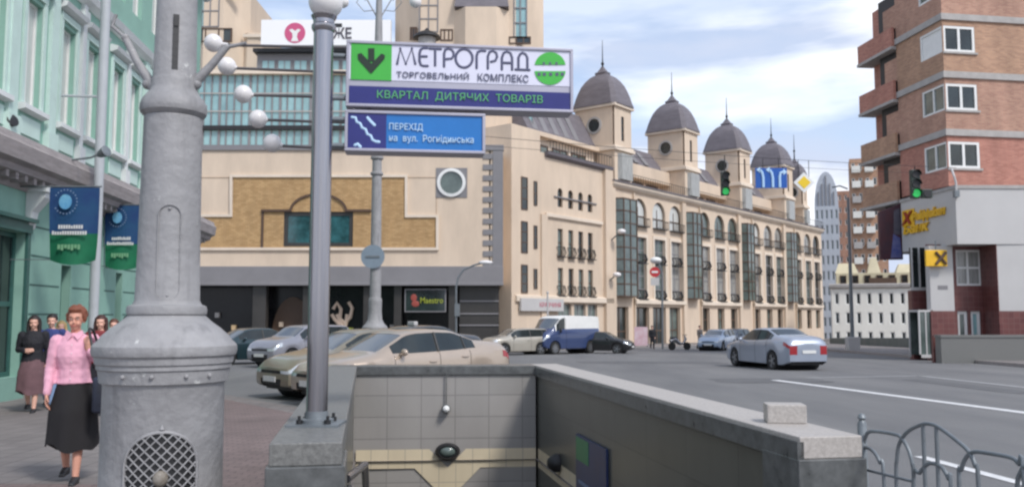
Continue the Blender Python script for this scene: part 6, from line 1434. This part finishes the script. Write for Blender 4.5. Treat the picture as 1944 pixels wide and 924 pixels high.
def head_mesh(mb, c, h=.225, yaw=0.0):
    """c = chin-neck joint, h = chin to crown; faces -y, yaw turns it"""
    T = Matrix.Translation(Vector(c)) @ Matrix.Rotation(yaw, 4, 'Z'); s = h / .225; tv = lambda x, y, z: T @ Vector((x * s, y * s, z * s))
    mb.ball((0, .012 * s, .135 * s), .086 * s, 24, (.90, 1.08, 1.03), T=T); mb.ball((0, -.020 * s, .070 * s), .062 * s, 20, (.92, .95, 1.10), T=T); mb.ball((0, -.048 * s, .022 * s), .026 * s, 14, (1.1, .8, .8), T=T)
    mb.tube([tv(0, -.083, .122), tv(0, -.095, .095), tv(0, -.101, .080), tv(0, -.088, .074)], [.008 * s, .009 * s, .0115 * s, .008 * s], 8)
    mb.ball((-.034 * s, -.064 * s, .070 * s), .022 * s, 12, T=T); mb.ball((.034 * s, -.064 * s, .070 * s), .022 * s, 12, T=T)
    mb.tube([tv(-.045, -.075, .128), tv(0, -.088, .130), tv(.045, -.075, .128)], .010 * s, 6)
    for q in (-1, 1): mb.ball((q * .079 * s, .008 * s, .100 * s), .022 * s, 12, (.45, .8, 1.3), T=T)
    return T, s
def face_parts(t, T, s, lipm):
    for q in (-1, 1):
        m = MB(); m.ball((q * .030 * s, -.0835 * s, .112 * s), .0085 * s, 10, (1.25, .4, .55), T=T); m.build('eye', M['white'], t, smooth=60)
        m = MB(); m.ball((q * .030 * s, -.0865 * s, .112 * s), .0048 * s, 8, (1, .5, 1), T=T); m.build('iris', M['frame_brown'], t, smooth=60)
        m = MB(); m.tube([T @ Vector((q * .016 * s, -.091 * s, .131 * s)), T @ Vector((q * .032 * s, -.090 * s, .137 * s)), T @ Vector((q * .050 * s, -.080 * s, .131 * s))], .0035 * s, 6); m.build('eyebrow', M['frame_brown'], t, smooth=60)
    m = MB(); m.tube([T @ Vector((-.024 * s, -.080 * s, .046 * s)), T @ Vector((-.008 * s, -.0885 * s, .0505 * s)), T @ Vector((0, -.0885 * s, .048 * s)), T @ Vector((.008 * s, -.0885 * s, .0505 * s)), T @ Vector((.024 * s, -.080 * s, .046 * s))], [.002 * s, .0055 * s, .0055 * s, .0055 * s, .002 * s], 6); m.build('lips', lipm, t, smooth=60)
lips = mat('lips', srgb(184, 104, 98), .5)
def wrinkle(f=10, a=.010): return lambda co: a * (mnoise.noise(Vector((co.x * f, co.y * f, co.z * f * .6))) + .5 * mnoise.noise(co * f * 2.3))
def person(label, pos, rz, h, top, topc, botc, bottom='trousers', hair=(60, 40, 30), hairlen='long', pose='stand', skin='skin2', vox=.011, walk=.12, armb=(0, 0), group=None, detail=False, jacket=.018):
    t = thing('person', label, 'person', pos, rz, group); k = h / 1.66; V = lambda x, y, z: Vector((x * k, y * k, z * k))
    body = MB(); sw = walk
    hipz, kz, az = .86, .46, .08; legs = {}
    for q in (-1, 1):
        f = -q * sw                              # one foot forward (towards -y), one back
        hip, kn, an = V(q * .085, 0, hipz), V(q * .085, f * .75 - .02, kz), V(q * .08, f * 1.6 + (.05 if f > 0 else 0), az + (.05 if f > 0 else 0))
        legs[q] = (hip, kn, an); tubes(body, [hip, hip.lerp(kn, .5), kn, kn.lerp(an, .35) + V(0, .015, 0), an], [.085 * k, .072 * k, .052 * k, .052 * k, .034 * k])
        tubes(body, [an + V(0, .02, -.02), an + V(0, -.06, -.045), an + V(0, -.14, -.055)], [.036 * k, .032 * k, .024 * k])
    loft(body, [(V(0, .0, .80), .13 * k, .10 * k), (V(0, .0, .88), .165 * k, .115 * k), (V(0, 0, .98), .145 * k, .10 * k), (V(0, 0, 1.06), .13 * k, .092 * k), (V(0, -.01, 1.18), .15 * k, .108 * k), (V(0, 0, 1.30), .165 * k, .10 * k), (V(0, .005, 1.37), .12 * k, .075 * k), (V(0, .01, 1.41), .06 * k, .055 * k)])
    tubes(body, [V(0, .01, 1.36), V(0, -.005, 1.48)], [.052 * k, .047 * k])
    arms = {}
    for q in (-1, 1):
        b = armb[0] if q < 0 else armb[1]; sh = V(q * .175, 0, 1.335)
        if b == 0: el, wr, dr = V(q * .225, .02 + q * sw * .3, 1.07), V(q * .225, -.05 + q * sw * .6, .84), Vector((0, -.15, -1))
        elif b == 1: el, wr, dr = V(q * .27, .05, 1.10), V(q * .17, -.10, 1.24), Vector((-q * .3, -.1, 1))     # hand up at the bag strap
        else: el, wr, dr = V(q * .235, .04, 1.08), V(q * .10, -.17, 1.06), Vector((-q, -.2, .1))
        arms[q] = (sh, el, wr, dr); tubes(body, [sh, sh.lerp(el, .5), el, el.lerp(wr, .4), wr], [.052 * k, .045 * k, .038 * k, .036 * k, .024 * k]); hand(body, wr, dr, -q if b == 0 else q, (-q, 0, 0) if b == 0 else (0, 1, 0), .7)
    T, s = head_mesh(body, V(0, -.005, 1.655 - .225 + .0), .225 * k, 0)
    o = mobj('body', evalmesh(body, vox * (.55 if detail else 1), 1), M[skin], t)
    face_parts(o, T, s, lips) if detail else None
    # garments
    up = MB(); j = jacket
    zlo = .86 if top == 'jacket' else .93
    loft(up, [(V(0, 0, zlo), (.165 + j + .005) * k, (.115 + j) * k), (V(0, 0, .98), (.150 + j) * k, (.105 + j) * k), (V(0, 0, 1.07), (.138 + j) * k, (.098 + j) * k), (V(0, -.012, 1.19), (.158 + j) * k, (.115 + j) * k), (V(0, 0, 1.30), (.168 + j) * k, (.10 + j) * k), (V(0, .005, 1.375), (.118 + j) * k, (.072 + j) * k), (V(0, .008, 1.405), (.066 + j * .5) * k, (.058 + j * .5) * k)])
    for q in (-1, 1):
        sh, el, wr, dr = arms[q]; e = el.lerp(wr, .95)
        tubes(up, [sh, sh.lerp(el, .5), el, el.lerp(wr, .5), e], [(.056 + j * .7) * k, (.050 + j * .7) * k, (.046 + j * .6) * k, (.042 + j * .6) * k, (.034 + j * .4) * k])
    mobj('blouse' if top == 'blouse' else 'jacket', evalmesh(up, vox * .8, 1, wrinkle()), topc, t)
    if bottom == 'skirt':
        sk = MB(); n = 48; secs = []; rows_ = 14; vs = []; zt_, zb2 = .97, .335
        for i in range(rows_ + 1):
            f = i / rows_; z = zt_ + (zb2 - zt_) * f
            rx = (.148 + .07 * min(1, f * 2.2) + .035 * f); ry = (.108 + .055 * min(1, f * 2.2) + .05 * f)
            for jn in range(n):
                a = 2 * math.pi * jn / n; fo_ = 1 + .05 * f * math.sin(a * 7 + .6) + .03 * f * math.sin(a * 3 + 1)
                hem = (.035 * math.sin(a * 2 + .5) + .02 * math.sin(a * 5)) * (f ** 4)
                vs.append(tuple(V(rx * fo_ * math.cos(a), ry * fo_ * math.sin(a), z + hem)))
        fs = [(i * n + jn, i * n + (jn + 1) % n, (i + 1) * n + (jn + 1) % n, (i + 1) * n + jn) for i in range(rows_) for jn in range(n)] + [list(range(n))[::-1]]
        sk.add(vs, fs); sk.build('skirt', botc, t, smooth=60)
    else:
        tr = MB(); loft(tr, [(V(0, 0, .98), .155 * k, .11 * k), (V(0, 0, .88), .178 * k, .128 * k), (V(0, 0, .80), .15 * k, .11 * k)][::-1])
        for q in (-1, 1): hip, kn, an = legs[q]; tubes(tr, [hip, hip.lerp(kn, .5), kn, kn.lerp(an, .5), an + V(0, 0, .03)], [.098 * k, .086 * k, .068 * k, .064 * k, .058 * k])
        mobj('trousers', evalmesh(tr, vox * .8, 1, wrinkle(7, .008)), botc, t)
    for q in (-1, 1):
        an = legs[q][2]; sh_ = MB(); tubes(sh_, [an + V(0, .025, -.030), an + V(0, -.06, -.045), an + V(0, -.13, -.056), an + V(0, -.165, -.06)], [.042 * k, .038 * k, .033 * k, .022 * k]); sh_.box(*(an.x - .03 * k, an.x + .03 * k, an.y - .18 * k, an.y + .055 * k, an.z - .08 * k, an.z - .06 * k)); mobj('shoe', evalmesh(sh_, .009, 1), M['black_plastic'], t)
    hr = MB(); hs = .225 * k / .225
    hr.ball((0, .022 * k, .158 * k), .092 * k, 24, (1.0, 1.06, .98), T=T)
    if hairlen == 'fluffy':
        rr4 = random.Random(4)
        for i in range(26):
            a = rr4.uniform(-.2, math.pi + .2); e = rr4.uniform(.0, 1.4); hr.ball((.088 * k * math.cos(a) * math.cos(e), (.02 + .088 * math.sin(a) * math.cos(e)) * k, (.14 + .092 * math.sin(e)) * k), .030 * k, 8, T=T)
        for q in (-1, 1): hr.ball((q * .080 * k, .01 * k, .125 * k), .030 * k, 10, (.8, 1, 1.5), T=T)
        hr.ball((0, -.052 * k, .205 * k), .042 * k, 12, (1.5, .8, .6), T=T)
    if hairlen == 'long':
        for q in (-1, 1): tubes(hr, [T @ Vector((q * .07 * k, .02 * k, .17 * k)), T @ Vector((q * .088 * k, .02 * k, .08 * k)), T @ Vector((q * .085 * k, .015 * k, -.02 * k)), T @ Vector((q * .08 * k, 0, -.09 * k))], [.035 * k, .034 * k, .034 * k, .022 * k])
        tubes(hr, [T @ Vector((0, .07 * k, .15 * k)), T @ Vector((0, .075 * k, .03 * k)), T @ Vector((0, .085 * k, -.08 * k))], [.07 * k, .07 * k, .05 * k])
    cut = T.inverted(); hm = evalmesh(hr, .009 if detail else .012, 1, wrinkle(30, .004)); 
    bm = bmesh.new(); bm.from_mesh(hm)
    kill = [f for f in bm.faces if (lambda c: c.y < -.028 * k and c.z < (.172 + .0 * abs(c.x)) * k and abs(c.x) < .066 * k)(cut @ f.calc_center_median())]
    bmesh.ops.delete(bm, geom=kill, context='FACES'); bm.to_mesh(hm); bm.free()
    mobj('hair', hm, mat('hair', srgb(*hair), .6, var=.35, vscale=40, stretch=(3, 3, 1)), t)
    return t, arms, k
pink = mat('pink_blouse', srgb(226, 168, 186), .8, var=.05, vscale=6); blk = mat('black_skirt', srgb(30, 28, 30), .85, var=.2, vscale=8)
D1 = 8.45; wpos = (P(141, 700, D1).x, D1, 0.0)
wt_, arms, k = person('woman in a pink blouse and long black skirt walking towards us', wpos, R(14), 1.665, 'blouse', pink, blk, 'skirt', (122, 70, 50), 'fluffy', skin='skin', vox=.011, walk=.075, armb=(0, 1), detail=True, jacket=.017)
wt_.scale = (.91, .94, 1)
# collar and waist band
g = MB()
for q in (-1, 1): g.extr([(q * .004, 1.395 * k), (q * .075, 1.44 * k), (q * .09, 1.40 * k), (q * .045, 1.345 * k)], -.112, -.100)
g.v = [(x, y + (.055 if abs(x) > .06 else .0), z) for x, y, z in g.v]; g.build('collar', pink, wt_)
g = MB()
for z in (1.30, 1.22, 1.14, 1.06, .98): g.ball((0, -.142, z * k), .006, 8)
g.build('button', M['white'], wt_)
hb = thing('shoulder_bag', 'black and navy shoulder bag hanging beside the woman in pink', 'bag', wt_.location + Vector((.31, -.10, .84)), R(14))
g = MB(); g.box(-.05, .07, -.15, .15, -.17, .17); g.build('pouch', mat('navy_bag', srgb(38, 46, 66), .6, col2=srgb(24, 26, 34), vscale=4), hb, bevel=.03, smooth=50)
g = MB(); g.tube([(.0, -.10, .15), (-.05, -.14, .40), (-.11, -.06, .60), (-.115, .0, .62), (-.10, .06, .60), (-.04, .13, .40), (.0, .10, .15)], .013, 8); g.build('strap', M['black_plastic'], hb, smooth=50)
navyj = mat('dark_jacket', srgb(32, 32, 38), .8, var=.25, vscale=10); bluej = mat('blue_jacket', srgb(48, 62, 118), .8, var=.15); jean = mat('light_jeans', srgb(126, 150, 186), .85, var=.15, vscale=10)
mauve = mat('mauve_skirt', srgb(104, 78, 82), .85, var=.2, vscale=6); red = mat('dark_red_top', srgb(120, 44, 48), .8, var=.15); cre = mat('cream_top', srgb(190, 184, 150), .8, var=.1); drk = mat('dark_trousers', srgb(36, 36, 42), .85, var=.2)
def gp(px, D): x, _ = ray(px, 700); return (x * D, D, zg(D))
GG = 'people walking along the green building'
person('woman in a dark jacket and mauve skirt walking nearest the green wall', gp(61, 15.3), R(18), 1.66, 'jacket', navyj, mauve, 'skirt', (40, 32, 30), 'long', walk=.10, armb=(2, 0), group=GG)
person('walker in a blue jacket and pale jeans just left of the woman in pink', gp(95, 16.0), R(14), 1.70, 'jacket', bluej, jean, 'trousers', (36, 30, 30), 'short', walk=.10, armb=(0, 2), group=GG)
person('fair haired walker glimpsed at the left shoulder of the woman in pink', gp(113, 18.5), R(14), 1.60, 'jacket', cre, drk, 'trousers', (190, 160, 110), 'long', walk=.08, group=GG)
person('long haired woman in dark red at the right shoulder of the woman in pink', gp(188, 14.8), R(12), 1.66, 'jacket', red, drk, 'trousers', (66, 38, 34), 'long', walk=.08, armb=(0, 0), group=GG)
person('walker in navy seen between the dark red top and the cast lamp post', gp(213, 17.0), R(16), 1.62, 'jacket', bluej, drk, 'trousers', (92, 56, 44), 'short', walk=.08, group=GG)
person('black haired walker half hidden by the cast lamp post', gp(240, 15.4), R(10), 1.66, 'jacket', red, drk, 'trousers', (24, 20, 22), 'short', walk=.08, group=GG)
person('person in dark clothes by the pink board at the arcade', gp(1239, 64), R(10), 1.70, 'jacket', navyj, drk, 'trousers', (40, 30, 30), 'short', vox=.03, walk=.05)
person('person in grey standing beside the bowl lamp at the arcade', gp(1330, 63), R(30), 1.70, 'jacket', mat('grey_coat', srgb(110, 104, 100), .8), drk, 'trousers', (60, 40, 30), 'short', vox=.03, walk=.1)
